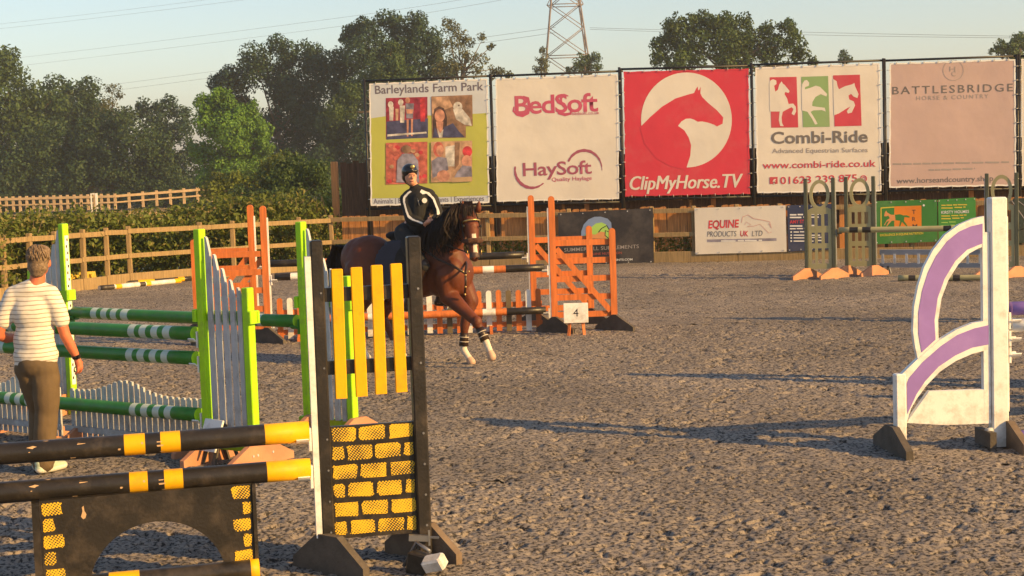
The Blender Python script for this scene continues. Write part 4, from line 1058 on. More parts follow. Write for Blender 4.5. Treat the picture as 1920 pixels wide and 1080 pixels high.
for z in (.11, .38): MB().box((x0 + 13 * pitch, .024, z), (26 * pitch + .1, .022, .07)).build('rail', orange_wood, pf)
for x in (.4, 1.7, 3.0): foot_mb(x, .04, .40, .10, .04, .08).build('foot', orange_wood, pf)
o = G(1081, 627); o.z = 0
number_stand('white board numbered four on orange legs below the gate wing', o, R(-3), '4', orange_wood, 12, orange_wood, .325, .265, .16)

# ---------------------------------------------------------------- black and yellow vertical
yL = G(618, 1066); yR = G(797, 1051); yL.z = yR.z = 0
ry = frame(yL, yR); ww = (yR - yL).length
def stencil_mat():
    m = bpy.data.materials.new('sponged_yellow_paint'); m.use_nodes = True; n = m.node_tree.nodes; L = m.node_tree.links
    b = n['Principled BSDF']; b.inputs['Roughness'].default_value = .55
    tc = n.new('ShaderNodeTexCoord'); oi = n.new('ShaderNodeObjectInfo')
    def wv(rot, sc):
        mp = n.new('ShaderNodeMapping'); mp.inputs['Rotation'].default_value = (0, R(rot), 0); L.new(tc.outputs['Object'], mp.inputs[0])
        t = n.new('ShaderNodeTexWave'); t.inputs['Scale'].default_value = sc; t.inputs['Distortion'].default_value = .8; t.inputs['Detail'].default_value = 1; t.inputs['Detail Scale'].default_value = 3.0; L.new(mp.outputs[0], t.inputs[0]); return t
    w1, w2 = wv(52, 26), wv(-40, 22)
    mul = n.new('ShaderNodeMath'); mul.operation = 'ADD'; L.new(w1.outputs['Fac'], mul.inputs[0]); L.new(w2.outputs['Fac'], mul.inputs[1])
    t = n.new('ShaderNodeTexNoise'); t.inputs['Scale'].default_value = 7; t.inputs['Detail'].default_value = 2
    ad = n.new('ShaderNodeVectorMath'); ad.operation = 'ADD'; L.new(tc.outputs['Object'], ad.inputs[0]); L.new(oi.outputs['Random'], ad.inputs[1]); sc_ = n.new('ShaderNodeVectorMath'); sc_.operation = 'SCALE'; sc_.inputs['Scale'].default_value = 1; L.new(ad.outputs[0], t.inputs['Vector'])
    r_ = n.new('ShaderNodeMapRange'); r_.inputs[1].default_value = .35; r_.inputs[2].default_value = .65; r_.inputs[3].default_value = -.45; r_.inputs[4].default_value = .45; L.new(t.outputs[0], r_.inputs[0])
    s2 = n.new('ShaderNodeMath'); s2.operation = 'ADD'; L.new(mul.outputs[0], s2.inputs[0]); L.new(r_.outputs[0], s2.inputs[1])
    cr = n.new('ShaderNodeMapRange'); cr.inputs[1].default_value = .62; cr.inputs[2].default_value = .86; L.new(s2.outputs[0], cr.inputs[0])
    mx = n.new('ShaderNodeMix'); mx.data_type = 'RGBA'; L.new(cr.outputs[0], mx.inputs[0]); mx.inputs[6].default_value = (.03, .025, .015, 1); mx.inputs[7].default_value = (.72, .44, .012, 1)
    L.new(mx.outputs[2], b.inputs['Base Color'])
    return m
sponge = stencil_mat()
def brick_patch(parent, x0, x1, z0, z1, y, seed):
    g = random.Random(seed); pts = []; r_ = min(.014, (x1 - x0) * .25)
    for cx_, cz_, a0_ in ((x1 - r_, z1 - r_, 0), (x0 + r_, z1 - r_, 90), (x0 + r_, z0 + r_, 180), (x1 - r_, z0 + r_, 270)):
        for k in range(4):
            a_ = R(a0_ + 30 * k); pts.append((cx_ + r_ * math.cos(a_) + g.uniform(-.006, .006), cz_ + r_ * math.sin(a_) + g.uniform(-.005, .005)))
    return MB().prism(pts, y - .002, y).build('painted_brick', sponge, parent)
def yellow_wing(label, o, rz):
    w_ = thing('jump_wing', label, 'jump wing', o, rz, 'black and yellow jump wings')
    MB().box((0, 0, .945), (.070, .085, 1.91), bev=.008).build('left_post'.replace('left_', ''), black_paint, w_)
    MB().box((ww, 0, .945), (.078, .095, 1.91), bev=.008).build('post', black_paint, w_)
    for z in (1.585, 1.165): MB().box((ww / 2, .012, z), (ww - .078, .032, .080)).build('cross_rail', black_paint, w_)
    for k, fr in enumerate((.195, .400, .606, .812)):
        dz = (.0, .005, .012, .016)[k]
        MB().box((ww * fr, -.018, 1.36 + dz), (.068, .022, .745), Matrix.Rotation(R((.3, -.2, .2, -.3)[k]), 3, 'Y'), bev=.005).build('slat', yellow_paint, w_)
    pn = MB().box((ww / 2, .0, .50), (ww - .076, .03, .655)).build('brick_panel', black_paint, w_)
    L_ = .040; Rr = ww - .044; rows = 6; rh = .655 / rows
    for r_ in range(rows):
        z1_ = .822 - r_ * rh; bw = (Rr - L_)
        cols = ((0, .30), (.335, .665), (.70, 1)) if r_ % 2 == 0 else ((0, .145), (.18, .495), (.53, .845), (.88, 1))
        for k, (p, q) in enumerate(cols): brick_patch(pn, L_ + bw * p + .002, L_ + bw * q - .002, z1_ - rh + .026, z1_ - .003, -.0155, r_ * 10 + k)
    MB().box((-.052, -.012, 1.0), (.034, .05, 1.62)).build('keyhole_strip', white_paint, w_)
    for x in (0, ww):
        f_ = foot_mb(0, .05, .58, .215, .06, .17).build('foot', foot_brown if x else foot_dark, w_)
        f_.location = (x - (.0 if x else .0), -.075 if not x else .085, 0); f_.rotation_euler = (0, 0, R(38))
        bt = MB(); bt.tube([(0.026, -.08, .12), (.034, -.08, .12)], .010, 8); bt.build('bolts', metal, f_)
    hb = MB(); hb.bar((ww - .10, -.07, .16), (ww + .02, -.085, .15), .03, .035); hb.bar((ww + .0, -.09, .16), (ww + .07, -.11, .155), .012, .012); hb.bar((ww + .015, -.095, .11), (ww + .015, -.095, .20), .012, .012)
    hb.build('bracket', metal, w_)
    bt = MB()
    for z in (.22, .40, .58, .76, 1.17, 1.6): bt.tube([(ww + .012, -.046, z), (ww + .012, -.052, z)], .007, 8); bt.tube([(.014, -.041, z), (.014, -.047, z)], .006, 8)
    bt.build('bolts', metal, w_)
    return w_
YW = yellow_wing('black jump wing with four yellow slats and sponged yellow brick panel', yL, ry)
pdir = Vector((-math.cos(R(13)), -math.sin(R(13)), 0))
yF = yL + pdir * 3.55
YW2 = yellow_wing('matching black and yellow wing beyond the left edge', yF - Vector((math.cos(ry), math.sin(ry), 0)) * ww, ry)
for z in (.81, .595): cup(YW, -.082, z - .055, white_paint, -.01)
for z, lab, bb in ((.81, 'upper black pole with yellow bands and yellow end', [(233, 272, yellow_paint), (301, 338, yellow_paint), (496, 600, yellow_paint)]), (.595, 'lower black pole with yellow bands above the arch filler', [(243, 277, yellow_paint), (308, 343, yellow_paint), (500, 600, yellow_paint)])):
    a = yL + pdir * .085 + Vector((0, -.015, z)); b = yL + pdir * 3.40 + Vector((0, -.015, z))
    pole(lab, a, b, .060, black_paint, bands_px(a, b, bb), cap=white_paint, group='black and yellow poles', chips=26)
# arch filler
aL = G(84, 1121); aR = G(478, 1081); aL.z = aR.z = 0
af = thing('arch_filler', 'black arched filler board with sponged yellow bricks at its sides', 'jump filler', aL, frame(aL, aR))
wa = (aR - aL).length; ha = .545; xc = wa * .535; ra = wa * .325
arcp = [(xc + ra * math.cos(R(t)), .02 + (.355) * math.sin(R(t))) for t in range(0, 181, 7)]
pn = MB().prism([(0, 0), (xc - ra - .0, 0)] + arcp[::-1] + [(xc + ra, 0), (wa, 0), (wa, ha), (0, ha)], -.03, .03).build('arch_panel', black_paint, af)
MB().box((-.022, .0, ha / 2), (.04, .11, ha - .01)).build('end_board', black_paint, af)
MB().box((wa + .012, .0, ha / 2), (.02, .09, ha - .01)).build('end_board', black_paint, af)
for r_ in range(6):
    z1_ = ha - .012 - r_ * .092; sw = (.105, .062)[r_ % 2]; sr = (.10, .045)[r_ % 2]
    brick_patch(pn, .012, .012 + sw, z1_ - .070, z1_, -.0305, 200 + r_)
    brick_patch(pn, wa - .010 - sr, wa - .010, z1_ - .070, z1_, -.0305, 230 + r_)
b_ = MB().prism([(.215, .44), (.225, .47), (.222, .49), (.232, .50), (.235, .47), (.245, .45), (.238, .43), (.226, .425)], -.0322, -.0305).build('chipped_paint', chip_wood, pn)
a = G(486, 1066, .06); b = a + pdir * 3.0
pole('black and yellow ground pole behind the arch filler', a, b, .056, black_paint, bands_px(a, b, [(205, 262, yellow_paint), (470, 490, yellow_paint)]), cap=white_paint, group='black and yellow poles', name='ground_pole')
o = G(806, 1078); o.z = 0
ns = thing('number_block', 'small white number block at the foot of the yellow slatted wing', 'number sign', o, R(-25))
MB().box((.03, 0, .075), (.13, .085, .07), Matrix.Rotation(R(-14), 3, 'Y') @ Matrix.Rotation(R(25), 3, 'X'), bev=.012).build('block', white_paint, ns)
MB().box((-.09, .05, .05), (.13, .09, .12), Matrix.Rotation(R(10), 3, 'Y'), bev=.01).build('bracket', black_paint, ns)
MB().tube([(-.20, .06, .02), (-.12, .08, .16), (-.02, .05, .12)], .012, 6).build('hook', metal, ns)

# ---------------------------------------------------------------- purple and white wing
pT = G(1873, 836); pS = G(1688, 846); pT.z = pS.z = 0
rp = frame(pT, pS)                                    # local +x runs from the tall post outwards (left)
PW = thing('jump_wing', 'white jump wing with two purple arcs on the right', 'jump wing', pT, rp, 'purple and white jump wings')
wp = (pS - pT).length
pn_ = hn_ = None
n = Vector((-math.sin(rp), math.cos(rp), 0))
def pl(px, py):
    v = ray(px, py); t = (pT - EYE).dot(n) / v.dot(n); p = EYE + v * t - pT; return p.dot(Vector((math.cos(rp), math.sin(rp), 0))), p.z
def arcpx(pts): return [pl(*p) for p in pts]
fy_ = 1                                              # local +y faces the camera (axis is reversed)
MB().box((0, .0, .96), (.130, .095, 1.92), bev=.01).build('tall_post', white_paint, PW)
MB().box((wp, .0, .30), (.080, .08, .60), bev=.008).build('short_post', white_paint, PW)
inner = MB().box((.098, .0, .93), (.055, .05, 1.45)).build('inner_stile', white_paint, PW)
big_out = [(1843, 405), (1822, 410), (1796, 421), (1770, 440), (1748, 468), (1731, 500), (1720, 535), (1712, 575), (1710, 620), (1714, 650), (1719, 672)]
big_in = [(1758, 638), (1757, 600), (1763, 560), (1776, 525), (1795, 495), (1815, 475), (1833, 465), (1845, 461)]
sm_out = [(1850, 600), (1822, 605), (1790, 618), (1758, 638), (1719, 672), (1700, 690), (1684, 706), (1677, 712)]
sm_in = [(1698, 790), (1706, 765), (1718, 745), (1735, 722), (1760, 696), (1790, 676), (1820, 663), (1850, 655)]
MB().prism(arcpx(big_out + big_in), -.022, .022).build('large_arc', white_paint, PW)
MB().prism(arcpx(sm_out + [(1677, 800), (1698, 800)] + sm_in[0:]), -.026, .026).build('small_arc', white_paint, PW)
MB().prism(arcpx([(1698, 792), (1740, 733), (1853, 729), (1857, 793), (1770, 796)]), -.024, .024).build('lower_panel', white_paint, PW)
big_p = [(1840, 419), (1818, 424), (1796, 434), (1774, 452), (1753, 480), (1738, 510), (1727, 545), (1720, 585), (1720, 625), (1726, 660), (1752, 636), (1750, 600), (1756, 558), (1769, 522), (1789, 489), (1811, 468), (1840, 456)]
sm_p = [(1851, 609), (1824, 615), (1793, 627), (1762, 648), (1728, 678), (1703, 707), (1698, 718), (1699, 775), (1716, 738), (1732, 714), (1757, 687), (1788, 666), (1820, 651), (1851, 645)]
MB().prism(arcpx(big_p), .0225, .0255).build('purple_inlay', purple_paint, PW); MB().prism(arcpx(sm_p), .0265, .0295).build('purple_inlay', purple_paint, PW)
for x, mm in ((.01, foot_brown), (wp + .0, foot_dark)):
    f_ = foot_mb(x - .075 if x < .1 else x + .06, .055, .74, .20, .065, .16).build('foot', mm, PW)
MB().box((.115, .02, .075), (.05, .30, .12)).build('foot_block', foot_dark, PW)
MB().tube([(.08, .06, .135), (.13, .07, .135)], .022, 10).build('bolt', tie_white, PW)
MB().box((-.072, 0, 1.02), (.012, .05, 1.5)).build('keyhole_strip', white_paint, PW)
up_ = Vector((math.cos(R(10)), math.sin(R(10)), 0)); o2 = pT + up_ * 3.75
for z in (1.00, .86, .74): cup(PW, -.085, z - .04, white_paint)
PW2 = dup(PW, 'matching white and purple wing beyond the right edge', o2, R(10), 'purple and white jump wings')
PW3 = dup(PW, 'white and purple wing outside the right edge, behind the near one', Vector((5.35, 14.95, 0)), R(8), 'purple and white jump wings')
PW4 = dup(PW, 'white and purple wing outside the right edge, farthest from view', Vector((6.95, 20.65, 0)), R(8), 'purple and white jump wings')
for z, lab, mm in ((1.06, 'purple pole held at the right edge of the picture', purple_paint), (.93, 'white pole just below the purple one at the right edge', white_paint)):
    a = pT + up_ * .10 + Vector((0, 0, z)); b = o2 - up_ * .10 + Vector((0, 0, z))
    pole(lab, a, b, .052, mm, [(.2, .3, white_paint if mm == purple_paint else purple_paint), (.7, .8, white_paint if mm == purple_paint else purple_paint)], group='purple and white poles')
a = G(1909, 820, .055); pole('purple and white ground pole at the right edge', a, a + up_ * 3.2, .052, purple_paint, [(.03, .1, white_paint), (.4, .5, white_paint)], name='ground_pole', group='purple and white poles')

# ---------------------------------------------------------------- olive oxer by the sponsor banners
to_ = R(-17); od = Vector((math.cos(to_), math.sin(to_), 0))
def olive_wing(label, o, rz):
    w_ = thing('jump_wing', label, 'jump wing', o, rz, 'olive jump wings with ring tops')
    wd = .50
    for x, nm in ((0, 'tall_post'), (wd, 'tall_post')):
        MB().box((x, 0, .92), (.070, .085, 1.84), bev=.008).build(nm, dark_olive, w_)
    cxr = wd / 2; rx, rz_ = .185, .28
    ring = [(cxr + rx * math.cos(R(t)), 1.53 + rz_ * math.sin(R(t))) for t in range(0, 360, 12)]
    hole = [(cxr + rx * .68 * math.cos(R(t)), 1.53 + rz_ * .76 * math.sin(R(t))) for t in range(0, 360, 12)]
    MB().prism(ring, -.02, .02, holes=[hole]).build('ring', olive, w_)
    outline = [(.04, .17), (wd - .04, .17), (wd - .04, 1.26), (wd - .12, 1.30), (.12, 1.30), (.04, 1.26)]
    hs = []
    for z0_, z1_ in ((.27, .55), (.64, .84), (.96, 1.18)):
        for xa, xb in ((.10, .17), (.225, .295), (.345, .405)): hs.append([(xa, z0_), (xb, z0_), (xb, z1_), (xa, z1_)])
    MB().prism(outline, -.022, .022, holes=hs).build('pierced_panel', olive, w_)
    MB().box((-.041, 0, 1.0), (.008, .045, 1.5)).build('keyhole_strip', silver, w_)
    for x in (0, wd):
        f_ = foot_mb(0, .045, .74, .19, .06, .16).build('foot', tan_wood, w_); f_.location = (x, (.07 if abs(rz) > 1.6 else -.07), 0); f_.rotation_euler = (0, 0, R(-38))
    return w_
oA = G(1565, 521); oB = G(1640, 516); oC = G(1852, 519); oA.z = oB.z = oC.z = 0
OA = olive_wing('olive ring topped wing furthest left by the navy banner', oA, math.atan2(-od.y, -od.x))
OB = olive_wing('olive ring topped wing just left of the green horse banner', oB, math.atan2(-od.y, -od.x))
OC = olive_wing('olive ring topped wing behind the white and purple wing', oC, math.atan2(od.y, od.x))
for W_ in (OA, OC): cup(W_, -.06, .82, dark_olive)
a = oA + Vector((0, 0, .88)) + (oC - oA).normalized() * .09; b = oC + Vector((0, 0, .88)) - (oC - oA).normalized() * .09
pole('olive pole with dark bands across the green horse banner', a, b, .052, olive, bands_px(a, b, [(1593, 1609, black_paint), (1617, 1633, black_paint), (1769, 1784, black_paint)]), group='olive poles')
a2 = oC + od * .62 + Vector((0, 0, .9)); oD = oC + od * 4.0
pole('olive pole running off the right edge of view', a2, oD - od * .09 + Vector((0, 0, .9)), .05, olive, [(.1, .16, white_paint)], group='olive poles')
OD = olive_wing('olive ring topped wing beyond the right edge', oD, math.atan2(od.y, od.x)); cup(OC, .56, .84, dark_olive, side=1)
a = G(1684, 521, .055); b = G(1851, 520, .055)
pole('olive ground pole lying below the grey gate filler', a, b, .05, olive, [(.12, .2, black_paint), (.62, .7, black_paint)], name='ground_pole', group='olive poles')
gA = G(1650, 513); gB = G(1866, 514); gA.z = gB.z = 0
gf = thing('gate_filler', 'low grey gate filler with white balusters behind the olive wings', 'jump filler', gA, frame(gA, gB)); Lg = (gB - gA).length
for z, h_ in ((.405, .10), (.16, .085)): MB().box((Lg / 2, 0, z), (Lg, .03, h_), bev=.006).build('rail', gate_grey, gf)
k = 0; x = .06
while x < Lg: MB().box((x, -.012, .28), (.045, .03, .19)).build('baluster', white_paint, gf); x += .225
for x in (.05, .16, Lg - .1): MB().bar((x, -.14, -.02), (x, .0, .14), .04, .03).build('leg', foot_dark, gf); MB().bar((x + .0, .14, -.02), (x, .0, .14), .04, .03).build('leg', gate_grey, gf)

# ---------------------------------------------------------------- loose things by the left fence
a = G(186, 540, .05); b = G(338, 526, .05)
pole('white pole with black and yellow bands lying by the left fence', a, b, .052, white_paint, [(0, .17, black_paint), (.19, .26, yellow_paint), (.48, .55, black_paint), (.56, .62, yellow_paint), (.92, 1, yellow_paint)], name='ground_pole', group='poles lying by the left fence')
a = G(190, 534, .05); b = G(358, 522, .05)
pole('black and yellow pole lying against the kickboard', a, b, .052, black_paint, [(.40, .58, yellow_paint), (.85, .92, yellow_paint)], name='ground_pole', group='poles lying by the left fence')
o = G(160, 541); o.z = 0
yb = thing('cavaletti_block', 'yellow plastic pole block lying by the left fence', 'pole block', o, R(8))
rt = Matrix.Rotation(R(-24), 3, 'X')
hol = [[(x + dx * .06, .05), (x + .035 + dx * .06, .05), (x + .035 - .06 + .06 * dx, .30), (x - .06 + .06 * dx, .30)] for dx in (0,) for x in (-.16, -.06, .04, .14)]
mb = MB().prism([(-.28, 0), (.28, 0), (.20, .36), (-.30, .36)], -.04, .04, holes=hol)
mb.v = [tuple(rt @ Vector(v)) for v in mb.v]; mb.build('block_body', mat('yellow_plastic', (.70, .50, .07), .5), yb)
MB().bar((-.2, .22, .0), (-.2, .10, .30), .05, .05).build('prop', mat('yellow_plastic', (.70, .50, .07)), yb); MB().bar((.15, .22, .0), (.12, .10, .30), .05, .05).build('prop', mat('yellow_plastic', (.7, .5, .07)), yb)
pinkp = mat('pink_paint', (.68, .13, .30), .5)
o = G(-38, 640); o.z = 0
pk_ = thing('pole_stand', 'low pole stand at the left edge holding a pink pole', 'stand', o, 0)
MB().box((0, 0, .33), (.06, .06, .66)).build('post', white_paint, pk_); foot_mb(0.05, .04, .5, .12).build('foot', foot_dark, pk_)
pole('pink and white pole end poking in at the left edge', o + Vector((-1.6, .3, .60)), o + Vector((.29, -.06, .72)), .05, pinkp, [(.86, .93, white_paint), (.3, .5, white_paint)], cap=white_paint)

# ================================================================== PEOPLE AND HORSE
skin = mat('sunburnt_skin', (.56, .16, .075), .55, .12, 12); skin2 = mat('fair_skin', (.58, .27, .17), .5, .08, 12)
blackc = mat('black_cloth', (.012, .012, .013), .8, .2, 20, bump=.2, bscale=80); whitec = mat('white_cloth', (.72, .70, .66), .8, .06)
khaki = mat('khaki_trousers', (.125, .085, .045), .9, .12, 9, bump=.5, bscale=14)
hairm = mat('greying_brown_hair', (.20, .135, .08), .6, .4, 60, bump=.8, bscale=120)
shoew = mat('white_trainer', (.68, .66, .58), .6, .08); shoeg = mat('mint_trainer_upper', (.42, .50, .38), .6, .1)
def shirt_mat():
    m = mat('striped_shirt', (.72, .67, .58), .85, .05, 8, bump=.35, bscale=10); n = m.node_tree.nodes; L = m.node_tree.links; b = n['Principled BSDF']
    tc = n.new('ShaderNodeTexCoord'); sp = n.new('ShaderNodeSeparateXYZ')
    nz = n.new('ShaderNodeTexNoise'); nz.inputs['Scale'].default_value = 5; L.new(tc.outputs['Object'], nz.inputs['Vector'])
    L.new(tc.outputs['Object'], sp.inputs[0])
    m1 = n.new('ShaderNodeMath'); m1.operation = 'MULTIPLY_ADD'; L.new(nz.outputs[0], m1.inputs[0]); m1.inputs[1].default_value = .03; L.new(sp.outputs['Z'], m1.inputs[2])
    m2 = n.new('ShaderNodeMath'); m2.operation = 'DIVIDE'; m2.inputs[1].default_value = .0335; L.new(m1.outputs[0], m2.inputs[0])
    m3 = n.new('ShaderNodeMath'); m3.operation = 'FRACT'; L.new(m2.outputs[0], m3.inputs[0])
    m4 = n.new('ShaderNodeMath'); m4.operation = 'LESS_THAN'; m4.inputs[1].default_value = .22; L.new(m3.outputs[0], m4.inputs[0])
    mx = n.new('ShaderNodeMix'); mx.data_type = 'RGBA'; L.new(m4.outputs[0], mx.inputs[0])
    src = b.inputs['Base Color'].links[0].from_socket; L.new(src, mx.inputs[6]); mx.inputs[7].default_value = (.34, .285, .225, 1); L.new(mx.outputs[2], b.inputs['Base Color'])
    return m
# ---------------------------------------------------------------- man with his back to us
mo = G(88, 886); mo.z = 0
man = thing('person', 'person in a striped shirt and khaki trousers seen from behind', 'person', mo, 0)
Vc = Vector
def L_(p): return mo + Vc(p)
def fingers(wr, pal, spread, d, side, thumb, curl=.5, s=1.0):
    """palm and five bent fingers; d runs along the hand, spread across it, side is where they curl"""
    wr = Vc(wr); d = Vc(d).normalized(); spread = Vc(spread).normalized(); side = Vc(side).normalized()
    P = [('c', [wr, wr + d * .045 * s, wr + d * .085 * s], [.026 * s, .030 * s, .028 * s])]
    for k, (off_, ln) in enumerate(((-.030, .062), (-.010, .075), (.010, .080), (.029, .070))):
        a = wr + d * .082 * s + spread * off_ * s; b = a + (d * .85 + side * curl * .6).normalized() * ln * .5 * s; c = b + (d * .45 + side * curl * 1.6).normalized() * ln * .5 * s
        P.append(('c', [a, b, c], [.0095 * s, .0088 * s, .0072 * s]))
    a = wr + d * .03 * s + spread * thumb * .028 * s; b = a + (d * .55 + spread * thumb * .8).normalized() * .036 * s; c = b + (d * .9 + side * .5 + spread * thumb * .1).normalized() * .032 * s
    P.append(('c', [a, b, c], [.012 * s, .0105 * s, .008 * s]))
    return P
prims = [('e', L_((.030, 0, 1.655)), (.076, .096, .112)), ('e', L_((.033, .035, 1.615)), (.058, .062, .070)), ('c', [L_((-.012, -.012, 1.44)), L_((.012, -.005, 1.52)), L_((.022, .0, 1.60))], [.068, .060, .056]),
         ('e', L_((.108, .012, 1.645)), (.012, .022, .034)), ('e', L_((-.048, .012, 1.645)), (.012, .022, .034)), ('e', L_((.034, .102, 1.635)), (.014, .02, .022)),
         ('c', [L_((-.035, 0, 1.42)), L_((-.035, 0, 1.15)), L_((-.04, 0, .90))], [.075, .075, .075]),
         ('c', [L_((.125, 0, 1.395)), L_((.165, -.01, 1.24)), L_((.200, .0, 1.085))], [.055, .050, .042]), ('c', [L_((.200, .0, 1.085)), L_((.235, .03, .985)), L_((.268, .055, .895))], [.043, .040, .027]),
         ('c', [L_((-.205, 0, 1.395)), L_((-.262, -.03, 1.25)), L_((-.308, -.03, 1.10))], [.055, .050, .043]), ('c', [L_((-.308, -.03, 1.10)), L_((-.285, .10, 1.06)), L_((-.24, .24, 1.05))], [.044, .040, .028]),
         ('c', [L_((.03, 0, .85)), L_((.02, .01, .50)), L_((-.02, 0, .08))], [.07, .05, .04]), ('c', [L_((-.10, .02, .85)), L_((-.075, .16, .50)), L_((-.09, .12, .10))], [.07, .05, .04])]
prims += fingers(L_((.268, .055, .895)), None, (.2, .9, 0), (.22, .05, -1), (-.9, .3, -.1), 1, .55)
prims += fingers(L_((-.24, .24, 1.05)), None, (.1, .2, 1), (.35, .9, .05), (.8, -.3, -.1), 1, .8)
blob('body', prims, .0065, skin, man, 3)
sh = [('c', [L_((-.14, 0, 1.405)), L_((-.035, .0, 1.435)), L_((.07, 0, 1.405))], [.085, .098, .085]), ('e', L_((-.036, .0, 1.27)), (.170, .125, .20)), ('e', L_((-.036, .005, 1.05)), (.165, .122, .22)), ('e', L_((-.036, .005, .92)), (.172, .125, .14)), ('c', [L_((-.10, .005, .86)), L_((.025, .005, .86))], [.105, .105]),
      ('c', [L_((.10, 0, 1.40)), L_((.152, -.008, 1.29)), L_((.180, -.006, 1.19))], [.082, .072, .064]), ('c', [L_((-.175, 0, 1.40)), L_((-.235, -.012, 1.29)), L_((-.268, -.026, 1.20))], [.082, .072, .064])]
o = blob('shirt', sh, .011, shirt_mat(), man, 6)
# creases across the back of the shirt
for v in o.data.vertices:
    p = v.co; k = mnoise.noise(Vc((p.x * 7 + p.z * 3, p.y * 5, p.z * 9))); k2 = mnoise.noise(Vc((p.x * 16 - p.z * 9, p.y * 5, p.z * 10 + 5)))
    nn = Vc((p.x + .036, p.y, 0)); nn = nn.normalized() if nn.length > 1e-5 else nn
    v.co = p + nn * (.010 * k + .005 * k2)
tr = [('e', L_((-.04, .0, .86)), (.155, .125, .13)), ('c', [L_((.025, -.005, .84)), L_((.035, .0, .66)), L_((.02, .012, .48)), L_((.0, .0, .26)), L_((-.02, -.01, .085))], [.112, .106, .094, .090, .090]),
      ('c', [L_((-.105, .0, .84)), L_((-.09, .08, .66)), L_((-.075, .16, .48)), L_((-.085, .15, .26)), L_((-.09, .13, .10))], [.104, .098, .088, .084, .084])]
o = blob('trousers', tr, .011, khaki, man, 4)
for v in o.data.vertices:
    p = v.co; k = mnoise.noise(Vc((p.x * 6, p.y * 6, p.z * 13 + 3))); v.co = p + Vc((.008 * k, .008 * mnoise.noise(Vc((p.x * 6 + 4, p.y * 6, p.z * 11))), 0))
for (hx, hy, tx, ty) in ((-.035, -.06, .095, .13), (-.10, .08, -.03, .32)):
    a = L_((hx, hy, .045)); b = L_((tx, ty, .035)); mid = a.lerp(b, .5)
    s_ = blob('shoe', [('c', [a, mid, b], [.042, .044, .034]), ('e', a + Vc((0, 0, .045)), (.043, .043, .05)), ('e', mid + Vc((0, 0, .02)), (.045, .06, .045))], .008, [shoeg, shoew], man, 3, pick=lambda c: 1 if c.z < .045 else 0)
blob('hair', [('e', L_((.030, -.012, 1.690)), (.089, .102, .102)), ('e', L_((.028, -.030, 1.625)), (.080, .078, .075)), ('e', L_((.04, .03, 1.735)), (.075, .085, .055)), ('e', L_((.025, -.045, 1.57)), (.055, .045, .035))], .008, hairm, man, 3)
wv = MB()
g = random.Random(4)
for k in range(150):                                  # loose locks over the skull
    u = g.uniform(-2.9, -.2); v = g.uniform(.15, 1.35); c = L_((.030, -.012, 1.69)); rr_ = (.090, .104, .103)
    p = lambda vv, uu, ex: c + Vc((rr_[0] * math.cos(uu) * math.sin(vv), rr_[1] * math.sin(uu) * math.sin(vv), rr_[2] * math.cos(vv))) * ex
    wv.tube([p(v, u, 1.0), p(v + .25, u + .06, 1.035), p(v + .5, u + .1, 1.0)], [.004, .005, .001], 4)
wv.build('hair_locks', hairm, man, world=True)
mb = MB(); a = L_((.262, .05, .915)); b = L_((.268, .056, .890)); mb.tube([a, b], .034, 14); mb.build('watch_strap', blackc, man, world=True)
mb = MB(); mb.box(L_((.293, .03, .902)), (.012, .03, .03)); mb.build('watch_face', blackc, man, world=True)
ky = thing('keys', 'small dark key ring held in the standing person\'s right hand', 'keys', L_((.268, .05, .80)))
mb = MB(); mb.tube([Vc((.025 * math.cos(t), 0, .025 * math.sin(t))) for t in [i * .5236 for i in range(13)]], .0045, 6, caps=False); mb.build('ring', blackc, ky)
MB().box((.0, 0, -.045), (.016, .004, .045)).build('key', metal, ky)

# ---------------------------------------------------------------- horse
hz = R(-30); hh = Vc((math.cos(hz), math.sin(hz), 0))
ho = G(885, 683); ho.z = 0; ho = ho - hh * .75 + Vc((-.05, 0, 0))
horse = thing('horse', 'chestnut horse with dark mane cantering towards the right', 'horse', ho, hz)
HM = pm(horse); HI = HM.inverted()
def hw(x, y, z): return HM @ Vc((x, y, z))
chest = mat('chestnut_coat', (.115, .031, .012), .55, .25, 5, bump=.15, bscale=60, spec=.3)
dkc = mat('dark_mane_hair', (.011, .0055, .004), .6, .35, 30, spec=.2); sock = mat('white_sock', (.62, .54, .44), .7, .12, 20); hoof = mat('pale_hoof', (.50, .34, .24), .5, .12); leather = mat('dark_brown_leather', (.030, .016, .010), .4, .2); brass = mat('brass', (.65, .45, .16), .35, .1, metal=.8)
nose_m = mat('dark_muzzle', (.07, .04, .035), .55, .2); sheep = mat('brown_sheepskin', (.075, .032, .018), .95, .3, 40, bump=1.0, bscale=90)
poll = D(878, 400, 18.18); muz = D(890, 482, 17.99); fr = D(884, 425, 18.07)
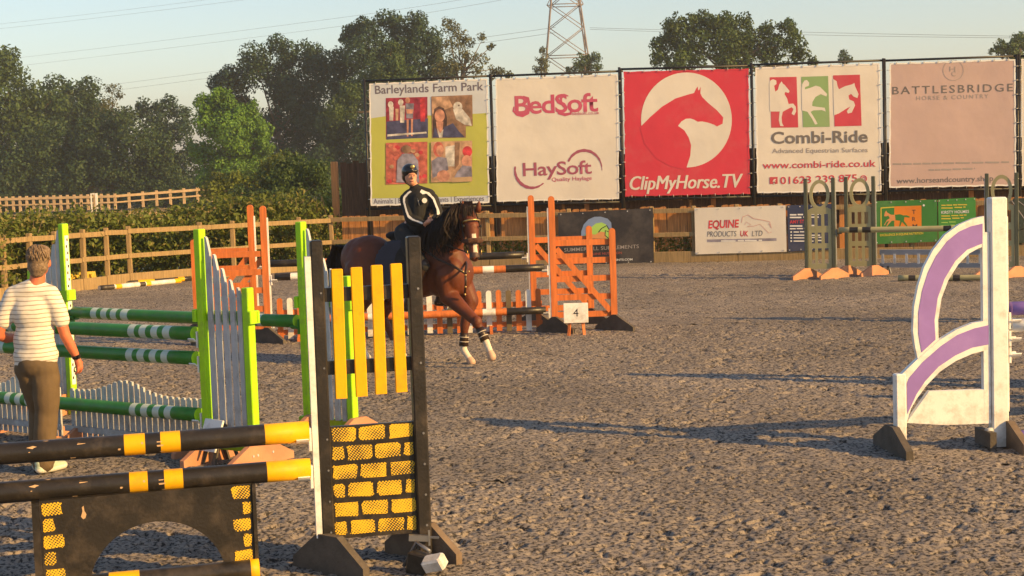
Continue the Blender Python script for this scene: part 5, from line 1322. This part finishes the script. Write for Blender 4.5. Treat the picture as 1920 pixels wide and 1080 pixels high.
prims = [('e', hw(0, 0, 1.08), (.60, .29, .33), Matrix.Rotation(hz, 3, 'Z')), ('e', hw(.46, 0, 1.13), (.32, .245, .36), Matrix.Rotation(hz, 3, 'Z')), ('e', hw(-.56, 0, 1.16), (.36, .29, .345), Matrix.Rotation(hz, 3, 'Z')), ('e', hw(-.70, 0, 1.22), (.24, .24, .26), Matrix.Rotation(hz, 3, 'Z')),
         ('e', hw(.30, 0, 1.38), (.30, .11, .13), Matrix.Rotation(hz, 3, 'Z')), ('e', hw(.60, 0, 1.05), (.20, .235, .26), Matrix.Rotation(hz, 3, 'Z')),
         ('e', hw(.66, -.11, 1.06), (.13, .13, .20), Matrix.Rotation(hz, 3, 'Z')), ('e', hw(.66, .11, 1.06), (.13, .13, .20), Matrix.Rotation(hz, 3, 'Z')),
         ('e', hw(-.55, -.15, 1.02), (.26, .15, .30), Matrix.Rotation(hz, 3, 'Z')), ('e', hw(-.55, .15, 1.02), (.26, .15, .30), Matrix.Rotation(hz, 3, 'Z')),
         ('c', [hw(.40, 0, 1.25), hw(.56, -.03, 1.42), hw(.68, -.10, 1.60).lerp(poll, .35), poll - Vc((.06, -.02, .05))], [.25, .195, .140, .100]),
         ('c', [poll, fr, fr.lerp(muz, .55), muz], [.078, .088, .060, .056]), ('e', fr + Vc((-.01, .10, -.07)), (.066, .095, .10)), ('e', muz + Vc((0, .02, .015)), (.058, .068, .056))]
# forelegs: near one swings across, the other carries weight
el = D(842, 556, 18.32); kn = D(894, 604, 18.02); ft = D(913, 645, 17.95); hf = D(922, 668, 17.93)
el2 = D(882, 565, 18.52); kn2 = D(871, 612, 18.46); ft2 = D(869, 655, 18.45); hf2 = D(884, 679, 18.40)
prims += [('c', [hw(.58, -.13, 1.05), el, el.lerp(kn, .6), kn], [.15, .112, .072, .058]), ('e', kn + Vc((0, -.01, .0)), (.062, .062, .075)), ('c', [kn, kn.lerp(ft, .5), ft], [.054, .036, .042]), ('c', [ft, ft.lerp(hf, .6)], [.041, .038]), ('c', [ft.lerp(hf, .62), hf + Vc((0, 0, -.005))], [.040, .054]),
          ('c', [hw(.58, .13, 1.05), el2, el2.lerp(kn2, .6), kn2], [.14, .100, .066, .056]), ('c', [kn2, kn2.lerp(ft2, .5), ft2], [.055, .038, .042]), ('c', [ft2, ft2.lerp(hf2, .6)], [.040, .038]), ('c', [ft2.lerp(hf2, .62), hf2], [.040, .052])]
for (st, hk, f_, h_) in (((-.40, -.17, .84), (-.74, -.16, .55), (-.62, -.16, .19), (-.55, -.16, .05)), ((-.33, .15, .84), (-.52, .15, .52), (-.33, .15, .17), (-.25, .15, .05))):
    y_ = st[1]
    prims += [('c', [hw(-.60, y_ * .9, 1.08), hw(*st), hw(*st).lerp(hw(*hk), .6), hw(*hk)], [.20, .135, .078, .062]), ('c', [hw(*hk), hw(*hk).lerp(hw(*f_), .5), hw(*f_)], [.060, .042, .046]), ('c', [hw(*f_), hw(*f_).lerp(hw(*h_), .6), hw(*h_)], [.043, .040, .054])]
tip_d = (muz - fr).normalized()
def hpick(c):
    if (c - hf).length < .075 or (c - hf2).length < .07 or (c.z < .06): return 2
    dl = (c - ft); dl2 = c - ft2
    if min(dl.length, dl2.length, (c - ft.lerp(hf, .5)).length, (c - ft2.lerp(hf2, .5)).length) < .085: return 1
    if c.z < .24 and c.z < .24: return 1
    q = c - fr; t = q.dot(tip_d)
    if .10 < t < .36 and (q - tip_d * t).length < .13:
        side = (q - tip_d * t)
        if side.y < -.02 and abs(side.x - .018) < .022 and t < .31: return 1
        if t > .30: return 3
    return 0
blob('body', prims, .0115, [chest, sock, hoof, nose_m], horse, 5, pick=hpick)
for px, ex in ((868, -1), (896, 1)):
    b = D(px, 398, 18.15); t = D(px + 1 + ex * 1.5, 376, 18.12)
    MB().tube([b, b.lerp(t, .4), b.lerp(t, .8), t], [.030, .034, .018, .002], 8).build('ear', chest, horse, world=True)
for px in (869, 901):
    mb = MB(); ico(mb, D(px, 424, 18.02), .017, 2); mb.build('eye', blackc, horse, world=True)
for px in (882, 897):
    mb = MB(); ico(mb, D(px, 484, 17.935), (.010, .012, .016), 2); mb.build('nostril', blackc, horse, world=True)
g = random.Random(9)
def ribbons(name, n_, root_f, m, parent):
    mb = MB()
    for k in range(n_):
        pts, w_ = root_f(g.random())
        vs = []; fs = []; N_ = len(pts)
        for i, p in enumerate(pts):
            s_ = w_ * (1 - .75 * i / (N_ - 1)); e_ = Vc((g.uniform(.6, 1), g.uniform(-.5, .5), 0)).normalized() if i == 0 else e_
            vs += [p - e_ * s_, p + e_ * s_, p + Vc((0, -1, 0)) * s_ * .35]
        for i in range(N_ - 1):
            a = 3 * i; fs += [(a, a + 2, a + 5, a + 3), (a + 2, a + 1, a + 4, a + 5)]
        mb.add(vs, fs, 0, True)
    return mb.build(name, m, parent, world=True, fix=False)
cr = [hw(.30, 0, 1.50), hw(.46, -.01, 1.62), hw(.60, -.05, 1.72).lerp(poll, .25), poll + Vc((-.05, .02, .10))]
def crest(t):
    f_ = t * 3; i = min(int(f_), 2); return cr[i].lerp(cr[i + 1], f_ - i)
def mane_f(t):
    p = crest(t) + Vc((g.gauss(0, .02), g.gauss(0, .02), g.gauss(0, .015))); ln = g.uniform(.28, .50) * (1 - .2 * t); sd = -hw(0, 1, 0) + hw(0, 0, 0)
    out = sd * g.uniform(.07, .15) + Vc((g.uniform(-.10, .02), 0, 0))
    return [p, p + out * .7 + Vc((0, 0, .01)), p + out * 1.15 + Vc((0, 0, -ln * .35)), p + out * 1.25 + Vc((g.uniform(-.05, .03), 0, -ln * .7)), p + out * 1.15 + Vc((g.uniform(-.08, .05), 0, -ln))], g.uniform(.009, .018)
ribbons('mane', 620, mane_f, dkc, horse)
def fore_f(t):
    p = poll + Vc((g.uniform(-.05, .05), -.02, .09)); o_ = Vc((g.uniform(-.05, .05), -.08, 0))
    return [p, p + Vc((0, -.03, .05)), p + o_ + Vc((0, 0, -.02)), p + o_ * 1.3 + Vc((0, 0, -g.uniform(.08, .16)))], .008
ribbons('forelock', 50, fore_f, dkc, horse)
def tail_f(t):
    p = hw(-.90, 0, 1.36) + Vc((g.gauss(0, .02), g.gauss(0, .02), 0)); bk = -hh * g.uniform(.10, .24); s_ = Vc((g.gauss(0, .04), g.gauss(0, .04), 0)); ln = g.uniform(.45, .85)
    return [p, p + bk * .6 + Vc((0, 0, .03)), p + bk + s_ + Vc((0, 0, -ln * .3)), p + bk * 1.2 + s_ * 2 + Vc((0, 0, -ln * .7)), p + bk * 1.1 + s_ * 2.4 + Vc((0, 0, -ln))], g.uniform(.012, .02)
ribbons('tail', 170, tail_f, dkc, horse)
# tack
br = thing_b = bpy.data.objects.new('bridle', None); COL.objects.link(br); br.parent = horse
def ringpts(c, ax, rx, ry, n_=18, up_=Vc((0, 0, 1))):
    ax = ax.normalized(); a = up_.cross(ax).normalized(); b = ax.cross(a); return [c + a * rx * math.cos(2 * math.pi * i / n_) + b * ry * math.sin(2 * math.pi * i / n_) for i in range(n_ + 1)]
fwdh = Vc((.05, -1, 0))
MB().tube(ringpts(fr + Vc((0, .02, .055)), tip_d, .095, .115, up_=fwdh), .010, 6, caps=False).build('browband', brass, br, world=True)
nb = fr.lerp(muz, .47)
MB().tube(ringpts(nb + Vc((0, .01, 0)), tip_d, .082, .095, up_=fwdh), .010, 6, caps=False).build('noseband', leather, br, world=True)
blob('sheepskin_roll', [('c', [nb + Vc((-.095, -.03, 0)), nb + Vc((-.04, -.095, .005)), nb + Vc((.04, -.095, .005)), nb + Vc((.095, -.03, .0))], [.026, .034, .034, .026])], .008, sheep, br, 1)
for sx in (-1, 1):
    MB().tube([poll + Vc((sx * .075, -.03, .05)), fr + Vc((sx * .105, .02, -.02)), nb + Vc((sx * .098, .02, 0)), muz + Vc((sx * .075, .02, .06))], .008, 6).build('cheek_strap', leather, br, world=True)
    mb = MB(); mb.tube(ringpts(muz + Vc((sx * .078, .01, .055)), Vc((1, 0, 0)), .024, .024), .006, 6, caps=False); mb.build('bit_ring', brass, br, world=True)
bp_ = bpy.data.objects.new('breastplate', None); COL.objects.link(bp_); bp_.parent = horse
cc = D(873, 513, 18.03)
for p in ([hw(.34, -.22, 1.36), hw(.56, -.27, 1.24), cc], [hw(.34, .22, 1.36), hw(.58, .25, 1.26), cc], [cc, D(873, 535, 18.04), D(871, 556, 18.12)]):
    q = [p[0], p[0].lerp(p[1], .5) + Vc((.0, -.01, 0)), p[1], p[1].lerp(p[2], .5) + Vc((.03, -.06, 0)), p[2]] if p[0] is not cc else p
    MB().tube(q, .014, 6).build('strap', leather, bp_, world=True)
for px, py in ((868, 509), (879, 509), (873, 516), (873, 538), (872, 552)):
    mb = MB(); ico(mb, D(px, py, 18.005), .013, 1); mb.build('buckle', brass, bp_, world=True)
for (a, b, c) in ((kn, ft, -1), (kn2, ft2, -1)):
    bo = MB().tube([a.lerp(b, .28), a.lerp(b, .5), a.lerp(b, .85)], [.052, .050, .056], 12).build('leg_boot', leather, horse, world=True)
    for t in (.46, .66): MB().tube([a.lerp(b, t - .014), a.lerp(b, t + .014)], .0575, 12).build('strap', sock, bo, world=True)
blob('saddle', [('e', hw(.05, 0, 1.455), (.30, .15, .06), Matrix.Rotation(hz, 3, 'Z')), ('e', hw(-.20, 0, 1.50), (.08, .15, .05), Matrix.Rotation(hz, 3, 'Z')), ('e', hw(.28, 0, 1.51), (.07, .09, .06), Matrix.Rotation(hz, 3, 'Z')), ('e', hw(.14, -.27, 1.18), (.24, .045, .27), Matrix.Rotation(hz, 3, 'Z')), ('e', hw(.14, .27, 1.18), (.24, .045, .27), Matrix.Rotation(hz, 3, 'Z')), ('e', hw(.1, -.2, 1.38), (.24, .08, .10), Matrix.Rotation(hz, 3, 'Z')), ('e', hw(.1, .2, 1.38), (.24, .08, .10), Matrix.Rotation(hz, 3, 'Z'))], .016, blackc, horse, 3)
blob('saddle_cloth', [('e', hw(.02, -.283, 1.17), (.33, .022, .30), Matrix.Rotation(hz, 3, 'Z')), ('e', hw(.02, .283, 1.17), (.33, .022, .30), Matrix.Rotation(hz, 3, 'Z')), ('e', hw(.02, 0, 1.40), (.34, .25, .06), Matrix.Rotation(hz, 3, 'Z'))], .016, mat('navy_saddle_cloth', (.03, .032, .05), .85), horse, 2)

# ---------------------------------------------------------------- rider
ro = hw(.02, 0, 1.42)
rider = thing('person', 'rider in a black top with white sleeve stripes on the chestnut horse', 'person', ro, 0)
J = D
hc = J(770, 331, 18.66)
sR, eR, wR = J(760, 373, 18.66), J(768, 411, 18.56), J(797, 420, 18.44)
sL, eL, wL = J(812, 373, 18.60), J(824, 403, 18.50), J(811, 414, 18.42)
body = [('e', hc, (.070, .086, .108)), ('e', hc + Vc((.012, -.028, -.055)), (.052, .058, .058)), ('e', hc + Vc((.028, -.092, -.012)), (.012, .018, .020)), ('e', hc + Vc((.018, -.078, .03)), (.045, .02, .015)),
        ('c', [J(781, 362, 18.66), J(777, 350, 18.665), hc + Vc((.01, .01, -.06))], [.060, .052, .052]), ('c', [J(785, 372, 18.66), J(782, 400, 18.66), hw(.02, 0, 1.52)], [.10, .10, .11]),
        ('c', [sR, eR], [.045, .038]), ('c', [eR, wR], [.037, .026]), ('c', [sL, eL], [.045, .038]), ('c', [eL, wL], [.037, .026])]
for y_ in (-1, 1):
    body += [('c', [hw(.0, y_ * .11, 1.53), hw(.20, y_ * .26, 1.34), hw(.40, y_ * .31, 1.16)], [.10, .085, .062]), ('c', [hw(.40, y_ * .31, 1.16), hw(.27, y_ * .335, .93), hw(.18, y_ * .335, .72)], [.058, .056, .042]), ('c', [hw(.16, y_ * .335, .68), hw(.34, y_ * .35, .66)], [.04, .03])]
body += fingers(wR, None, (.2, -.3, .9), (.9, -.3, .05), (.2, .9, -.3), 1, .9) + fingers(wL, None, (.2, -.3, .9), (-.55, -.7, -.1), (.1, .9, -.3), 1, .9)
blob('body', body, .0075, skin2, rider, 3)
for ex in (-.022, .040):
    mb = MB(); ico(mb, hc + Vc((ex + .008, -.079, .008)), .0065, 2); mb.build('eye', blackc, rider, world=True)
mb = MB(); mb.tube([hc + Vc((-.006, -.083, -.052)), hc + Vc((.02, -.090, -.054)), hc + Vc((.042, -.082, -.050))], .005, 6); mb.build('mouth', mat('lips', (.35, .10, .08), .5), rider, world=True)
top = [('c', [J(768, 368, 18.67), J(786, 362, 18.66), J(804, 367, 18.63)], [.085, .092, .085]), ('c', [J(787, 375, 18.65), J(786, 400, 18.64), J(782, 428, 18.66)], [.135, .125, .128]), ('c', [J(772, 382, 18.65), J(800, 382, 18.63)], [.095, .095]), ('c', [J(776, 425, 18.66), J(790, 425, 18.64)], [.11, .11]),
       ('c', [sR, sR.lerp(eR, .5), eR], [.070, .062, .056]), ('c', [eR, eR.lerp(wR, .85)], [.056, .040]), ('c', [sL, sL.lerp(eL, .5), eL], [.068, .060, .054]), ('c', [eL, eL.lerp(wL, .85)], [.054, .040]), ('c', [J(781, 358, 18.66), J(778, 353, 18.665)], [.070, .066])]
o = blob('riding_top', top, .010, blackc, rider, 4)
def sleeve_stripe(path):
    pts = [J(px, py, d) for px, py, d in path]; q = []
    for i in range(len(pts) - 1):
        for k in range(4): q.append(pts[i].lerp(pts[i + 1], k / 4))
    q.append(pts[-1])
    # lie on the cloth: cast back along the view onto the sleeve
    me = o.data; from mathutils.bvhtree import BVHTree
    M = pm(rider); bv = BVHTree.FromPolygons([M @ v.co for v in me.vertices], [p.vertices[:] for p in me.polygons])
    L2, R2 = [], []
    for i, p in enumerate(q):
        a = q[max(i - 1, 0)]; b = q[min(i + 1, len(q) - 1)]; t = (b - a).normalized(); s_ = t.cross(Vc((0, -1, 0))).normalized() * .024
        row = []
        for e_ in (p - s_, p, p + s_):
            h_, nrm_, _, _ = bv.find_nearest(e_ + Vc((0, -.05, 0))); row.append(h_ + nrm_ * .005)
        L2.append(row)
    vs = [v for r_ in L2 for v in r_]; fs = []
    for i in range(len(L2) - 1):
        for k in range(2): fs.append((3 * i + k, 3 * i + k + 1, 3 * i + k + 4, 3 * i + k + 3))
    MB().add(vs, fs, 0, True).build('sleeve_stripe', whitec, rider, world=True, fix=False)
sleeve_stripe([(768, 354, 18.6), (757, 363, 18.58), (753, 376, 18.56), (759, 394, 18.50), (768, 407, 18.48), (781, 414, 18.42), (796, 421, 18.38)])
sleeve_stripe([(789, 353, 18.58), (803, 359, 18.54), (813, 369, 18.52), (818, 383, 18.47), (825, 398, 18.43)])
mb = MB(); mb.tube([J(796, 376, 18.505), J(796, 376, 18.49)], .030, 14); mb.build('badge', whitec, rider, world=True)
mb = MB(); mb.tube([J(782, 362, 18.57), J(783, 372, 18.53), J(786, 385, 18.505)], .006, 6); mb.build('zip', metal, rider, world=True)
helm = blob('helmet', [('e', hc + Vc((-.012, .022, .060)), (.095, .112, .092)), ('e', hc + Vc((-.045, .045, .0)), (.062, .075, .075)), ('c', [hc + Vc((-.045, -.082, .062)), hc + Vc((.03, -.108, .064)), hc + Vc((.088, -.065, .066))], [.012, .015, .012])], .008, mat('black_helmet_shell', (.010, .010, .012), .3, .1, spec=.6), rider, 3)
mb = MB(); ico(mb, hc + Vc((.03, -.092, .112)), (.026, .010, .026), 2); mb.build('helmet_badge', brass, rider, world=True)
MB().tube([hc + Vc((-.07, -.0, .0)), hc + Vc((-.062, -.035, -.07)), hc + Vc((.005, -.06, -.118)), hc + Vc((.062, -.03, -.06))], .006, 6).build('chin_strap', blackc, rider, world=True)
for y_ in (-1, 1):
    br_ = [('c', [hw(.0, y_ * .10, 1.53), hw(.20, y_ * .26, 1.34), hw(.40, y_ * .315, 1.16)], [.118, .100, .074])]
    if y_ == -1: br_ += [('e', hw(.0, 0, 1.55), (.15, .16, .11))]
    blob('breeches', br_, .012, blackc, rider, 3)
    blob('riding_boot', [('c', [hw(.40, y_ * .318, 1.18), hw(.28, y_ * .34, .95), hw(.18, y_ * .34, .72)], [.068, .068, .052]), ('c', [hw(.15, y_ * .34, .68), hw(.36, y_ * .355, .665)], [.046, .036])], .010, leather, rider, 3)
    MB().tube([hw(.20, y_ * .31, 1.3), hw(.24, y_ * .36, .95), hw(.25, y_ * .37, .68)], .010, 6).build('stirrup_leather', leather, horse, world=True)
    MB().tube(ringpts(hw(.25, y_ * .365, .645), hh, .045, .05), .010, 6, caps=False).build('stirrup', metal, horse, world=True)
for sx, wq in ((-1, wR), (1, wL)):
    b = muz + Vc((sx * .08, .01, .055)); MB().tube([b, b.lerp(wq, .5) + Vc((sx * .05, 0, -.06)), wq + Vc((.06, -.03, 0))], .008, 6).build('rein', leather, br, world=True)
